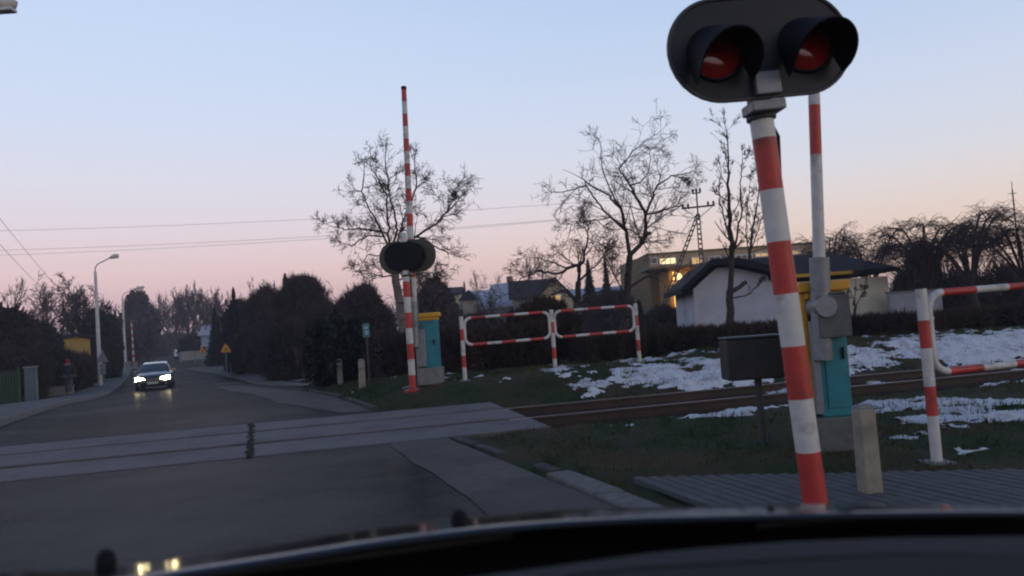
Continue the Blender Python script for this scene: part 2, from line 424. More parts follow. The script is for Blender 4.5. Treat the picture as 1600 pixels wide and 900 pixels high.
V = oct_[None]*rs.uniform(.012,.035,(n_,6,1))+np.stack([cx,cy,cz],-1)[:,None]
V += rs.normal(0, .004, V.shape)
of = np.array([(0,2,4),(2,1,4),(1,3,4),(3,0,4),(2,0,5),(1,2,5),(3,1,5),(0,3,5)])
tag(np_mesh('ballast', V.reshape(-1,3), (of[None]+np.arange(n_)[:,None,None]*6).reshape(-1,3), BALL), 'loose brown ballast stones between and beside the rails', 'ballast', kind='stuff')

# grass blades
def in_grass(x, y):
    t, n = tn(x, y); rr = x-RX(y)
    a = (rr > .2) & (n > 2.0) & (y < 24)
    c = (rr > .95+.03*(9.5-y)) & (n < -1.6) & ((y > 6.55-.26*(x-.8)) | (x < .8))
    return (a | c)
rs = np.random.RandomState(12); n_ = 150000
gx = rs.uniform(-6, 12, n_); gy = rs.uniform(4.8, 21, n_)
k = in_grass(gx, gy) & (bump(gx, gy, 1.3) > rs.normal(-.5, .6, n_)); gx = gx[k]; gy = gy[k]; n_ = len(gx)
gz_ = terr(gx, gy); h = rs.uniform(.02, .065, n_)*(1+.5*np.clip(bump(gx, gy, 2), -1, 1)); a = rs.uniform(0, 6.28, n_); lean = rs.normal(0, .03, (n_, 2)); wd = rs.uniform(.004,.009,n_)
ex = rs.uniform(.2, 13, 9000); ey = rs.uniform(13, 19, 9000); _t, _n = tn(ex, ey); kk = (_n > 1.9) & (_n < 5.5); ex = ex[kk]; ey = ey[kk]; q_ = len(ex)
gx = np.r_[gx, ex]; gy = np.r_[gy, ey]; gz_ = np.r_[gz_, terr(ex, ey)]; h = np.r_[h, rs.uniform(.05, .14, q_)]; a = np.r_[a, rs.uniform(0, 6.28, q_)]; lean = np.r_[lean, rs.normal(0, .06, (q_, 2))]; wd = np.r_[wd, rs.uniform(.003, .006, q_)]; n_ = len(gx)
V = np.zeros((n_,3,3)); V[:,0] = np.stack([gx-np.cos(a)*wd, gy-np.sin(a)*wd, gz_-.01],-1); V[:,1] = np.stack([gx+np.cos(a)*wd, gy+np.sin(a)*wd, gz_-.01],-1)
V[:,2] = np.stack([gx+lean[:,0], gy+lean[:,1], gz_+h],-1)
tag(np_mesh('grass', V.reshape(-1,3), np.arange(n_*3).reshape(-1,3), BLADE), 'short dull winter grass on the verges by the crossing', 'grass', kind='stuff')

# snow lying in real thickness
def noise2(x, y, f, seed, o=5):
    r_ = np.random.RandomState(seed); s = 0; a = 1; tot = 0
    for i in range(o):
        for _ in range(5):
            q = r_.normal(0, 1, 2); s = s+a*np.sin((q[0]*x+q[1]*y)*f+r_.uniform(0, 6.28))
        tot += a*a*2.5; a *= .74; f *= 1.8
    return s/tot**.5
def snowbank(X, Y):
    t, n = tn(X, Y)
    m = noise2(X, Y*1.35, 2.3, 3, 7)
    lvl = 1.55*ss(X, .3, 2.4)*ss(n, 1.75, 2.2)*(1-ss(n, 3.0, 4.1))-1.0-1.1*(1-ss(X, .2, 1.5))+.2*ss(X,3,6)*(1-ss(n, 3.0, 4.0))+.4*ss(X,1.4,2.4)*(1-ss(n, 2.6, 3.4))
    lvl += .8*np.exp(-((X-1.2)/1.4)**2-((n-4.5)/.35)**2)
    m = m+np.random.RandomState(1).normal(0, .22, X.shape)
    return terr(X, Y)+np.clip((m*.95+lvl+.1)*.04, -.02, .05)
tag(grid_mesh('snow', np.arange(-.4, 17, .05), np.arange(13.2, 21, .045), snowbank, SNOW, keep=lambda x, y, z, zz: z > terr(x, y)+.000, smooth=True),
    'patchy old snow covering the bank beyond the rails', 'snow', kind='stuff')
def snownear(X, Y):
    t, n = tn(X, Y); m = noise2(X*.8, Y*1.6, 2.2, 8, 6)
    lvl = 1.15*ss(X, 3.1, 4.2)*np.exp(-((n+3.9)/.85)**4)-1.0+.42*ss(X, 1.6, 3)*np.exp(-((n+2.1)/.3)**2)-1.2*(1-ss(X, 2.7, 3.7))*(n < -2.7)
    return terr(X, Y)+np.clip((m*.8+lvl-.25+np.random.RandomState(2).normal(0, .15, X.shape))*.035, -.02, .05)
tag(grid_mesh('snow', np.arange(1, 10, .045), np.arange(6.3, 12.5, .045), snownear, SNOW, keep=lambda x, y, z, zz: z > terr(x, y), smooth=True),
    'thin streaks of snow on the near side of the rails by the right railing', 'snow', kind='stuff')
def snowbits(X, Y):
    m = noise2(X, Y*1.2, 5.0, 17, 5); return terr(X, Y)+np.clip((m-2.25)*.03, -.02, .04)
tag(grid_mesh('snow', np.arange(-5, 3, .05), np.arange(14.2, 21, .05), snowbits, SNOW, keep=lambda x, y, z, zz: (z > terr(x, y)) & in_grass(x, y), smooth=True),
    'small scraps of snow scattered on the grass by the far signal', 'snow', kind='stuff')
def puddle(X, Y): 
    c = gp(487, 593); return terr(X, Y)+np.clip(.04*(1-((X-c.x)/1.1)**2-((Y-c.y)/1.0)**2+.3*noise2(X, Y, 3, 4, 3)), -.05, .05)+.02
c = gp(487, 593)
tag(grid_mesh('snow', np.arange(c.x-2, c.x+2, .1), np.arange(c.y-2, c.y+2, .1), puddle, SNOW, keep=lambda x, y, z, zz: z > terr(x, y)+.02),
    'low leftover snow patch at the foot of the dark trees by the kerb', 'snow', kind='stuff')

#==MORE==
# ------------------------------------------------------------------ plants
def nrm(v): return v/(np.linalg.norm(v)+1e-9)
def seg_mesh(name, S, m, parent, sides=3):
    S = np.array([np.concatenate((a, b, [r0, r1])) for a, b, r0, r1 in S]) if not isinstance(S, np.ndarray) else S
    p0, p1, r0, r1 = S[:, :3], S[:, 3:6], S[:, 6], S[:, 7]
    d = p1-p0; d /= np.linalg.norm(d, axis=1)[:, None]+1e-9
    up = np.where(np.abs(d[:, 2:3]) < .9, [[0,0,1.]], [[1.,0,0]]); a = np.cross(d, up); a /= np.linalg.norm(a, axis=1)[:, None]; b = np.cross(d, a)
    V = []
    for p, r in ((p0, r0), (p1, r1)):
        for k in range(sides):
            t = 2*PI*k/sides; V.append(p+(a*math.cos(t)+b*math.sin(t))*r[:, None])
    V = np.stack(V, 1).reshape(-1, 3); o = np.arange(len(S))[:, None]*2*sides
    F = np.stack([o+np.array([k, (k+1) % sides, (k+1) % sides+sides, k+sides]) for k in range(sides)], 1).reshape(-1, 4)
    return np_mesh(name, V, F, m, parent, smooth=True)
def grow(rng, p, d, L, r, lev, S, P, env=None):
    n = max(2 if lev >= 3 else 3, int(round(L/P['step'][min(lev, len(P['step'])-1)]))); st = L/n; r_end = r*P.get('tip', .3)
    for i in range(n):
        d = nrm(d+rng.normal(0, P['wob']*(.4 if lev >= 2 else 1), 3)+np.array((0, 0, P['trop'][min(lev, len(P['trop'])-1)])))
        q = p+d*st; f = (i+1)/n; ra = r+(r_end-r)*(i/n); rb = r+(r_end-r)*f
        S.append((p, q, ra, rb)); p = q
        if lev < P['max'] and f > P['from'][min(lev, len(P['from'])-1)]:
            for _ in range(rng.poisson(P['kids'][min(lev, len(P['kids'])-1)])):
                a = nrm(np.cross(d, rng.normal(0, 1, 3))); th = rng.uniform(*P['ang'])
                dd = nrm(d*math.cos(th)+a*math.sin(th))
                l2 = L*rng.uniform(*P['len'])*(1-.45*f)
                l2 = max(l2, P.get('lmin', 0))
                if env is not None and not env(p+dd*l2*.7): l2 *= .45
                grow(rng, p, dd, l2, max(rb*P['rr'], P['rmin']), lev+1, S, P, env)
BARE = dict(step=[.5,.35,.25,.16,.12], wob=.16, trop=[.05,.03,.02,.0], max=4, kids=[.9,1.0,1.1,1.2], ang=(.5,1.1), len=(.4,.75), rr=.6, rmin=.008, **{'from':[.2,.15,.1,.1]})
def split_tree(S, root, tm, cm, rth):
    A = np.array([np.concatenate((a, b, [r0, r1])) for a, b, r0, r1 in S]); o = np.array(root.location)
    A[:, :3] -= o; A[:, 3:6] -= o
    big = A[:, 6] > rth
    if big.any(): seg_mesh('trunk', A[big], tm, root, 6)
    if (~big).any(): seg_mesh('crown', A[~big], cm, root, 3)
def auto_tree(seed, u, Y, vtop, wpx, label, group=None, tm=BARK, cm=TWIG, P=None, forks=3, rmin=.012, lean=0, vbase=None, trunk_frac=.3, name='bare_tree', rth=.035, upright=.35):
    rng = np.random.RandomState(seed); X = float(pt(u, 500, Y).x); z0 = gz(X, Y); top = float(pt(u, vtop, Y).z); H = top-z0; W = wpx/FPX*Y
    P = dict(P or BARE); P['rmin'] = rmin
    P['step'] = [H*.07, H*.05, H*.035, H*.025, H*.02]
    S = []; p = np.array((0, 0, -.1)); d = nrm(np.array((lean, 0, 1.))); r = H*.024
    n = 6
    for i in range(n):
        d = nrm(d+rng.normal(0, .05, 3)); q = p+d*H*trunk_frac/n; S.append((p, q, r*(1-.25*i/n), r*(1-.25*(i+1)/n))); p = q
    for k in range(forks):
        a = 2*PI*k/forks+rng.uniform(-.4, .4); dd = nrm(np.array((math.cos(a)*upright, math.sin(a)*upright, 1))*1.0)
        grow(rng, p, dd, H*rng.uniform(.5, .62), r*.6, 0, S, P)
    A = np.array([np.concatenate((a, b, [x, y])) for a, b, x, y in S])
    zt = np.percentile(A[:, 5], 99.7); xl, xh = np.percentile(A[:, 3], 1), np.percentile(A[:, 3], 99)
    kz = H/zt; kx = min(max(W/(xh-xl), .5), 1.9)
    for c in (0, 3): A[:, c] *= kx; A[:, c+1] *= kx; A[:, c+2] *= kz
    root = empty(name, (X, Y, z0)); tag(root, label, 'tree', group)
    big = A[:, 6] > rth
    if big.any(): seg_mesh('trunk', A[big], tm, root, 6)
    if (~big).any(): seg_mesh('crown', A[~big], cm, root, 3)
    return root
def traced_tree(seed, trunk, limbs, Y, label, P, rmin=.009, tm=BARK, cm=TWIG, name='bare_tree', group=None, Lk=.42, depth=.9, rth=.035):
    """main limbs measured in the photograph, spread in depth, finer branches grown from them"""
    rng = np.random.RandomState(seed); S = []; 
    def line(pix, r0, r1, dy0, dy1, kids, lev):
        n = len(pix); pts = []
        for i, (u, v) in enumerate(pix):
            f = i/(n-1); pts.append(np.array(pt(u, v, Y+dy0+(dy1-dy0)*f)))
        # resample
        Q = []; 
        for i in range(n-1):
            for k in range(4): Q.append(pts[i]+(pts[i+1]-pts[i])*k/4+(rng.normal(0, .02, 3) if 0 < i else 0))
        Q.append(pts[-1]); m = len(Q); tot = sum(np.linalg.norm(Q[i+1]-Q[i]) for i in range(m-1)); s = 0
        for i in range(m-1):
            a, b = i/(m-1), (i+1)/(m-1); S.append((Q[i], Q[i+1], r0+(r1-r0)*a, r0+(r1-r0)*b))
            if kids and b > .12:
                d = nrm(Q[i+1]-Q[i])
                for _ in range(rng.poisson(kids)):
                    ax = nrm(np.cross(d, rng.normal(0, 1, 3))); th = rng.uniform(.5, 1.2); dd = nrm(d*math.cos(th)+ax*math.sin(th))
                    grow(rng, Q[i+1], dd, tot*Lk*rng.uniform(.45, 1)*(1-.4*b), max((r0+(r1-r0)*b)*.45, rmin), lev, S, P)
        d = nrm(Q[-1]-Q[-2])
        if kids: grow(rng, Q[-1], d, tot*Lk*.5, max(r1*.8, rmin), lev, S, P)
    base_p = pt(*trunk[0][0][0], Y); z0 = gz(base_p.x, Y); root = empty(name, (base_p.x, Y, z0)); tag(root, label, 'tree', group)
    for pix, r0, r1 in trunk: line(pix, r0, r1, 0, 0, 0, 1)
    b = trunk[0][0][0]; S.append((np.array((base_p.x, Y, z0-.1)), np.array(pt(b[0], b[1], Y)), trunk[0][1]*1.2, trunk[0][1]))
    for i, (pix, r0, r1, kids) in enumerate(limbs): line(pix, r0, r1, 0, rng.uniform(-depth, depth), kids, 1)
    split_tree(S, root, tm, cm, rth); return root

def slivers(name, rng, lobes, n, L, wd, m, parent, up=.5, shell=.55, spread=.6, quad=False, loc=(0,0,0), groundclip=None):
    """thin twig or leaf faces through the volume of several lobes (cx,cy,cz,rx,ry,rz)"""
    lobes = np.array(lobes, float); vol = lobes[:, 3]*lobes[:, 4]*lobes[:, 5]; vol = vol**.75; k = rng.choice(len(lobes), n, p=vol/vol.sum()); lb = lobes[k]
    d = rng.normal(0, 1, (n, 3)); d /= np.linalg.norm(d, axis=1)[:, None]; rad = rng.uniform(0, 1, n)**(shell)
    rad *= 1+.16*np.sin(d[:, 0]*7+lb[:, 0]*9)+.12*np.sin(d[:, 2]*11+lb[:, 1]*5+d[:, 0]*5)
    rad = np.where(rng.uniform(0, 1, n) < .1, np.maximum(rad, .8)*rng.uniform(1, 1.2, n), rad)
    c = lb[:, :3]+d*rad[:, None]*lb[:, 3:6]
    dr = d*(1, 1, 1)+rng.normal(0, spread, (n, 3))+np.array((0, 0, up)); dr /= np.linalg.norm(dr, axis=1)[:, None]
    s = np.cross(dr, rng.normal(0, 1, (n, 3))); s /= np.linalg.norm(s, axis=1)[:, None]
    l = L*rng.uniform(.5, 1.3, n)[:, None]; wv = wd*rng.uniform(.6, 1.4, n)[:, None]
    if groundclip is not None: c[:, 2] = np.maximum(c[:, 2], groundclip)
    if quad:
        V = np.stack([c-s*wv-dr*l*.5, c+s*wv-dr*l*.5, c+s*wv+dr*l*.5, c-s*wv+dr*l*.5], 1); F = np.arange(n*4).reshape(-1, 4)
    else:
        V = np.stack([c-s*wv-dr*l*.5, c+s*wv-dr*l*.5, c+dr*l*.5], 1); F = np.arange(n*3).reshape(-1, 3)
    o = np_mesh(name, V.reshape(-1, 3), F, m, parent); return o
def bush(seed, u0, u1, vtop, Y, label, cat='bush', name='bush', m=TWIGD, m2=None, n=14000, L=.5, wd=.022, group=None, lob=7, up=.6, depth=1.5, flat=False, trunkm=BARK, quad=False, stems=True, zbase=None, shell=.5, topvar=.25, spread=.6):
    rng = np.random.RandomState(seed); um = (u0+u1)/2; X = float(pt(um, 500, Y).x); z0 = gz(X, Y)-.05; H = float(pt(um, vtop, Y).z)-z0; W = (u1-u0)/FPX*Y
    root = empty(name, (X, Y, z0)); tag(root, label, cat, group); lobes = []
    if not flat:
        lobes.append((0, 0, H*.47, W*.46, depth, H*.47))
        for i in range(lob+3):
            t = rng.uniform(-.15, PI+.15) if i else PI/2; q = rng.uniform(.2, .34); e = .98-q*.95
            lobes.append((math.cos(t)*W*.46*e, rng.uniform(-.4, .4)*depth, max(H*.2, H*.47+math.sin(t)*H*.5*e), W*.5*q*1.1, depth*.6, H*.5*q*1.1))
    for i in range(lob if flat else 0):
        fx = (i+.5)/lob-.5; hh = H*(1-(abs(fx)*2)**2.2*(0 if flat else .45))*(1-rng.uniform(0, topvar))
        if i == lob//2: hh = H
        rx = W/lob*rng.uniform(.75, 1.1); rz = hh*.5
        lobes.append((fx*(W-rx*.6), rng.uniform(-.3, .3)*depth, rz, rx, depth*rng.uniform(.7, 1), rz))
    slivers('crown', rng, lobes, n, L, wd, m, root, up=up, shell=shell, quad=quad, groundclip=.02, spread=spread)
    if m2: slivers('leaves', rng, [(a, b, c*.8, d*.7, e*.7, f*.75) for a, b, c, d, e, f in lobes], n//2, L*.4, wd*2.2, m2, root, up=0, shell=.6, quad=True, groundclip=.02)
    if stems:
        S = [(np.array((-W/2, 0, -.12)), np.array((W/2, 0, -.12)), .05, .05)]
        for l in lobes[:: (1 if flat else 2)]:
            for _ in range(3):
                p = np.array((l[0]+rng.uniform(-.2,.2), 0, -.12)); d = nrm(np.array((rng.normal(0,.15), rng.normal(0,.15), 1))); ln = l[5]*1.7; q = p
                for k in range(5):
                    d = nrm(d+rng.normal(0, .12, 3)); q2 = q+d*ln/5; S.append((q, q2, .035*(1-k/6), .035*(1-(k+1)/6))); q = q2
        seg_mesh('stem', S, trunkm, root, 4)
    return root
def conifer(seed, u, vtop, wpx, Y, label, n=5000, group=None, m=EVER, name='spruce_tree'):
    rng = np.random.RandomState(seed); X = float(pt(u, 500, Y).x); z0 = gz(X, Y); H = float(pt(u, vtop, Y).z)-z0; R = wpx/FPX*Y/2
    root = empty(name, (X, Y, z0)); tag(root, label, 'tree', group)
    tiers = max(9, int(H*1.8)); z = rng.uniform(.06, 1, n)**1.25; z = np.where(z > .98, .98, z); tz = np.clip(z+rng.normal(0, .012, n), 0, 1)
    rr = R*(1-tz)*(.85+.25*rng.uniform(0, 1, n))+.05*R; a = rng.uniform(0, 2*PI, n)+np.sin(tz*40)*.3; f = rng.uniform(.15, 1, n)**.6
    rr *= (1+.14*np.sin(a*3+tz*17))*(1+.16*np.sin(tz*tiers*6.28))
    c = np.stack([np.cos(a)*rr*f, np.sin(a)*rr*f, tz*H-f*rr*.28+rng.normal(0, .06, n)*H/8], -1)
    d = np.stack([np.cos(a), np.sin(a), -.25+rng.normal(0, .35, n)], -1); d /= np.linalg.norm(d, axis=1)[:, None]
    s = np.cross(d, rng.normal(0, 1, (n, 3))); s /= np.linalg.norm(s, axis=1)[:, None]; l = (.10+.16*R*(1-z))[:, None]; wv = l*.28
    V = np.stack([c-s*wv-d*l, c+s*wv-d*l, c+d*l], 1)
    np_mesh('crown', V.reshape(-1, 3), np.arange(n*3).reshape(-1, 3), m, root)
    seg_mesh('trunk', [(np.array((0,0,-.1)), np.array((0,0,H*.88)), H*.02+.03, .015)], BARK, root, 6)
    return root

LITE = dict(step=[.5,.4,.28,.18,.12], wob=.17, trop=[.04,.03,.02,.0], max=4, kids=[.9,.9,.8,.55], ang=(.45,1.1), len=(.5,.95), rr=.6, rmin=.008, tip=.35, **{'from':[.2,.15,.1,.1]})
# --- the tree behind the far signal
PA = dict(lmin=.14, step=[.4,.22,.16,.12,.1], wob=.13, trop=[.05,.045,.03,.0], max=5, kids=[1.1,1.1,1.0,.8,.4], ang=(.45,1.15), len=(.5,.95), rr=.62, rmin=.008, tip=.45, **{'from':[.1,.1,.1,.1]})
traced_tree(1, [([(632,545),(627,500),(621,450),(615,420),(612,395)], .15, .12)],
 [([(612,395),(603,376),(590,350),(576,325),(566,300),(569,270)], .045, .02, .8),
  ([(612,395),(607,370),(606,345),(605,307),(592,280),(580,262)], .045, .02, .8),
  ([(612,395),(620,360),(618,335),(609,307),(606,280),(602,250)], .045, .02, .8),
  ([(612,395),(627,365),(632,340),(645,310),(650,285),(648,262)], .05, .02, .9),
  ([(613,420),(648,370),(680,350),(697,333),(708,312),(713,292)], .05, .015, .7),
  ([(697,333),(712,318),(726,308)], .03, .012, .7),
  ([(650,368),(680,385),(705,397),(722,402)], .035, .01, .8),
  ([(597,362),(566,358),(540,358),(516,353)], .04, .012, .7),
  ([(600,370),(575,368),(550,385),(532,378)], .03, .012, .7),
  ([(614,410),(595,400),(575,398),(565,410)], .03, .012, .6),
  ([(616,430),(600,432),(585,428),(560,425)], .03, .012, .6),
  ([(618,440),(640,430),(668,425),(690,430)], .03, .012, .8)], 25,
 'bare round-crowned tree with a pale trunk rising behind the far crossing signal', PA, rmin=.0045, tm=BARKP, Lk=.33, rth=.045)
# --- the large bare tree in the middle
PB = dict(lmin=.17, step=[.4,.26,.2,.15,.1], wob=.12, trop=[.03,.03,.02,.02], max=5, kids=[1.1,1.0,.95,.75,.4], ang=(.4,1.2), len=(.5,.95), rr=.6, rmin=.008, tip=.45, **{'from':[.1,.1,.1,.1]})
traced_tree(2, [([(972,560),(976,500),(980,475),(981,440),(984,399)], .17, .11)],
 [([(984,399),(978,361),(971,327),(952,305),(925,290),(907,278)], .075, .018, .6),
  ([(978,361),(950,335),(930,310),(915,290),(880,300)], .05, .02, .55),
  ([(984,399),(1001,382),(1008,365),(1009,335),(996,312),(984,290),(967,263),(985,240),(1012,218)], .085, .014, .5),
  ([(1009,335),(1018,312),(1027,290),(1050,275),(1077,270)], .05, .02, .6),
  ([(1009,335),(1031,331),(1045,326),(1060,322)], .045, .02, .6),
  ([(1003,378),(1012,366),(1016,364)], .075, .06, 0),
  ([(984,290),(1000,285),(1014,270),(1016,245)], .035, .015, .5),
  ([(971,327),(955,300),(940,262),(938,225)], .035, .015, .4),
  ([(978,355),(955,340),(925,345),(895,350)], .03, .012, .4),
  ([(982,450),(1010,432),(1035,424),(1060,420)], .05, .015, .35),
  ([(981,470),(965,440),(955,420),(945,400)], .04, .015, .35)], 27,
 'tall bare tree with a forked trunk and a cut stub left of the utility pole', PB, rmin=.0045, Lk=.40, depth=1.6, rth=.047)
# --- the arching orchard tree left of it
PC = dict(PB); PC['kids'] = [1.1,1.0,.9,.7,.4]; PC['trop'] = [.05,.05,.03,.02]
traced_tree(3, [([(905,560),(902,500),(901,478),(904,440)], .13, .10)],
 [([(904,440),(906,417),(914,400),(919,370),(918,352)], .06, .02, .8),
  ([(905,425),(904,413),(888,420),(870,429),(844,423),(815,435),(798,455)], .07, .012, .6),
  ([(888,420),(868,412),(848,405),(830,402)], .03, .012, .6),
  ([(903,478),(893,462),(880,455),(860,462),(850,480)], .05, .015, .5),
  ([(902,478),(925,462),(945,452),(958,438)], .05, .015, .5),
  ([(918,352),(905,345),(892,352),(886,375)], .02, .01, .8),
  ([(918,352),(928,342),(942,352),(950,372)], .02, .01, .8),
  ([(916,372),(935,380),(955,382)], .02, .01, .8),
  ([(904,440),(925,420),(940,405),(950,388)], .04, .012, .8)], 25.5,
 'low dark orchard tree with arching branches behind the middle of the far railing', PC, rmin=.0045, Lk=.38, depth=1.3, rth=.035)
# --- poplars by the white house
PP = dict(lmin=.06, step=[.4,.3,.22,.16,.1], wob=.1, trop=[.10,.10,.09,.05], max=4, kids=[1.3,1.3,1.2,.8], ang=(.3,.75), len=(.4,.7), rr=.6, rmin=.008, tip=.4, **{'from':[.1,.1,.1,.1]})
traced_tree(4, [([(1139,520),(1141,493),(1141,453)], .13, .11)],
 [([(1141,453),(1144,405),(1141,355),(1138,300),(1137,250),(1135,205)], .09, .015, 1.6),
  ([(1143,405),(1152,370),(1158,330),(1156,285),(1160,250)], .045, .012, 1.4),
  ([(1140,375),(1130,335),(1124,300),(1126,262)], .035, .012, 1.2),
  ([(1142,456),(1153,450),(1166,441)], .075, .065, 0),
  ([(1143,466),(1165,462),(1182,450),(1190,440)], .03, .012, .6)], 24,
 'tall slender bare tree with a sawn side stub in front of the white house', PP, rmin=.0045, Lk=.22, depth=.4, rth=.04)
traced_tree(5, [([(1163,505),(1166,460),(1168,420)], .10, .08)],
 [([(1168,420),(1175,370),(1182,325),(1188,280),(1192,240)], .06, .012, 1.6),
  ([(1172,395),(1185,360),(1196,320),(1202,290)], .035, .012, 1.3),
  ([(1170,400),(1165,360),(1168,320),(1172,285)], .035, .012, 1.2)], 34,
 'thin upright bare tree beside the near striped signal pole', PP, rmin=.008, Lk=.24, depth=.6, rth=.04)
# --- orchard on the right, arching tangled crowns
PO = dict(step=[.4,.26,.2,.15,.1], wob=.10, trop=[.03,-.05,-.09,-.07], max=4, kids=[1.3,1.3,1.1,.7], ang=(.4,1.1), len=(.55,1.0), rr=.6, rmin=.012, tip=.4, **{'from':[.1,.1,.1,.1]})
def arch_tree(seed, u, Y, vtop, wpx, label, group):
    rng = np.random.RandomState(seed); X = float(pt(u, 500, Y).x); z0 = gz(X, Y); H = float(pt(u, vtop, Y).z)-z0; Rr = wpx/FPX*Y/2; S = []
    def arc(p, az, L, rise, droop, r0, r1, n):
        P_ = []; d0 = np.array((math.cos(az), math.sin(az), 0)); side = np.array((-d0[1], d0[0], 0)); bend = rng.normal(0, .18)
        for i in range(n+1):
            t = i/n; P_.append(p+d0*L*t+side*bend*L*t*t+np.array((0, 0, rise*math.sin(min(t, 1)*PI*.62)-droop*t*t*t)))
        for i in range(n): S.append((P_[i], P_[i+1], r0+(r1-r0)*i/n, r0+(r1-r0)*(i+1)/n))
        return P_
    zt = H*.34; tr = [np.array((0, 0, -.1)), np.array((rng.normal(0, .05), 0, zt*.5)), np.array((rng.normal(0, .1), 0, zt))]
    for i in range(2): S.append((tr[i], tr[i+1], .12-.02*i, .10-.02*i))
    for k in range(11):
        az = 2*PI*k/11+rng.uniform(-.3, .3); L = Rr*rng.uniform(.45, 1.0); top = (H-zt)*rng.uniform(.55, .98)*(1.08-.25*L/Rr)
        P1 = arc(tr[2], az, L, top, top*.28, .055, .014, 12)
        for i in range(3, 13):
            for _ in range(2):
                a2 = az+rng.uniform(.4, 1.7)*rng.choice((-1, 1)); L2 = Rr*rng.uniform(.18, .48); P2 = arc(P1[i], a2, L2, L2*rng.uniform(-.1, .55), L2*rng.uniform(0, .7), .016, .006, 6)
                for j in range(1, 7):
                    for _ in range(rng.poisson(1.1)):
                        a3 = a2+rng.uniform(.4, 1.7)*rng.choice((-1, 1)); L3 = rng.uniform(.18, .55); arc(P2[j], a3, L3, L3*rng.uniform(-.1, .8), L3*rng.uniform(0, .8), .007, .004, 3)
    root = empty('orchard_tree', (X, Y, z0)); tag(root, label, 'tree', group); S2 = [(a+np.array(root.location), b_+np.array(root.location), c, d) for a, b_, c, d in S]
    split_tree(S2, root, BARK, TWIG, .03)
for i, (u, Y, vt, wpx, lab) in enumerate([(1296, 40, 338, 130, 'leftmost tangled orchard tree, half behind the near barrier machine'),
        (1368, 39, 322, 170, 'tangled orchard tree standing over the cream end of the white house'),
        (1450, 30, 318, 190, 'broad tangled orchard tree with arching twigs above the near railing post'),
        (1530, 28, 308, 190, 'tangled orchard tree with long drooping twigs left of the mast'),
        (1612, 29, 304, 190, 'tangled orchard tree at the right edge beside the thin mast')]):
    arch_tree(30+i, u, Y, vt, wpx, lab, 'orchard trees behind the right hedge')
bush(60, 1400, 1720, 408, 36, 'dark thicket of undergrowth behind the orchard trees on the right', m=TWIGD, n=42000, L=.6, wd=.03, lob=12, flat=True, depth=1.4, name='thicket', cat='thicket')
bush(61, 1412, 1476, 378, 36, 'dense dark bush between the cream wall and the right railing', m=TWIGD, m2=EVER, n=16000, L=.5, wd=.025, lob=4, depth=1.2)

# --- hedge line behind the rails
bush(40, 478, 572, 498, 22.5, 'dark green evergreen hedge behind the two pale marker posts', 'hedge', 'hedge', m=EVER, n=26000, L=.12, wd=.05, lob=6, flat=True, depth=1.2, quad=True, topvar=.12)
bush(41, 565, 700, 517, 21.5, 'dark leafless hedge behind the far signal and teal cabinet', 'hedge', 'hedge', m=TWIGD, n=42000, L=.32, wd=.016, lob=8, flat=True, depth=1.0, topvar=.1)
bush(42, 690, 850, 508, 20.5, 'dark brown clipped hedge behind the left half of the far railing', 'hedge', 'hedge', m=HEDGE, n=48000, L=.30, wd=.015, lob=9, flat=True, depth=.9, topvar=.08)
bush(43, 790, 908, 462, 22.0, 'tall domed brown bush rising over the hedge left of the orchard tree', 'bush', 'bush', m=HEDGE, n=42000, L=.34, wd=.016, lob=6, depth=1.1, topvar=.1, up=.8)
bush(44, 890, 1110, 512, 20.5, 'brown clipped hedge behind the right half of the far railing', 'hedge', 'hedge', m=HEDGE, n=56000, L=.30, wd=.015, lob=12, flat=True, depth=.9, topvar=.12)
bush(45, 1100, 1420, 498, 20.8, 'low brown hedge in front of the white house', 'hedge', 'hedge', m=HEDGE, n=76000, L=.30, wd=.016, lob=16, flat=True, depth=.9, topvar=.1)
bush(46, 1400, 1680, 482, 20.8, 'brown hedge behind the red and white railing at the right edge', 'hedge', 'hedge', m=HEDGE, n=66000, L=.32, wd=.017, lob=14, flat=True, depth=.9, topvar=.12)

# --- the dark wooded mass right of the road
for i, a in enumerate([(350, 398, 468, 66, 'dark shrubby tree at the left end of the roadside thicket'),
        (380, 455, 446, 58, 'broad dark leafless tree left of the highest one in the thicket'),
        (430, 520, 432, 48, 'highest dark domed tree of the roadside thicket'),
        (362, 425, 515, 56, 'low dark brush at the foot of the thicket by the warning sign'),
        (415, 495, 505, 42, 'low dark brush at the foot of the highest thicket tree'),
        (470, 560, 478, 38, 'dark brown bush between the roadside thicket and the evergreen hedge'),
        (524, 612, 446, 40, 'round dark leafless tree left of the far signal'),
        (650, 712, 432, 44, 'reddish leafless tree right of the far raised barrier')]):
    bush(70+i, a[0], a[1], a[2], a[3], a[4], 'tree' if a[2] < 490 else 'brush', 'leafless_tree' if a[2] < 490 else 'brush', m=(TWIGD, TWIGD, TWIGD, TWIGD, TWIGD, TWIGD, TWIGD, TWIGP)[i], m2=(None, None, EVER, None, None, EVER, None, EVERG)[i],
         n=(20000, 30000, 44000, 20000, 26000, 20000, 26000, 9000)[i], L=.95, wd=.045, lob=6, depth=2.2, up=.8, topvar=.12, shell=.42)
conifer(80, 449, 429, 46, 50, 'small dark spruce tip poking out above the roadside thicket')
conifer(81, 367, 450, 40, 62, 'narrow dark conifer at the left edge of the roadside thicket')
conifer(82, 336, 482, 34, 80, 'dark cone-shaped fir behind the yellow warning signs', n=7000)
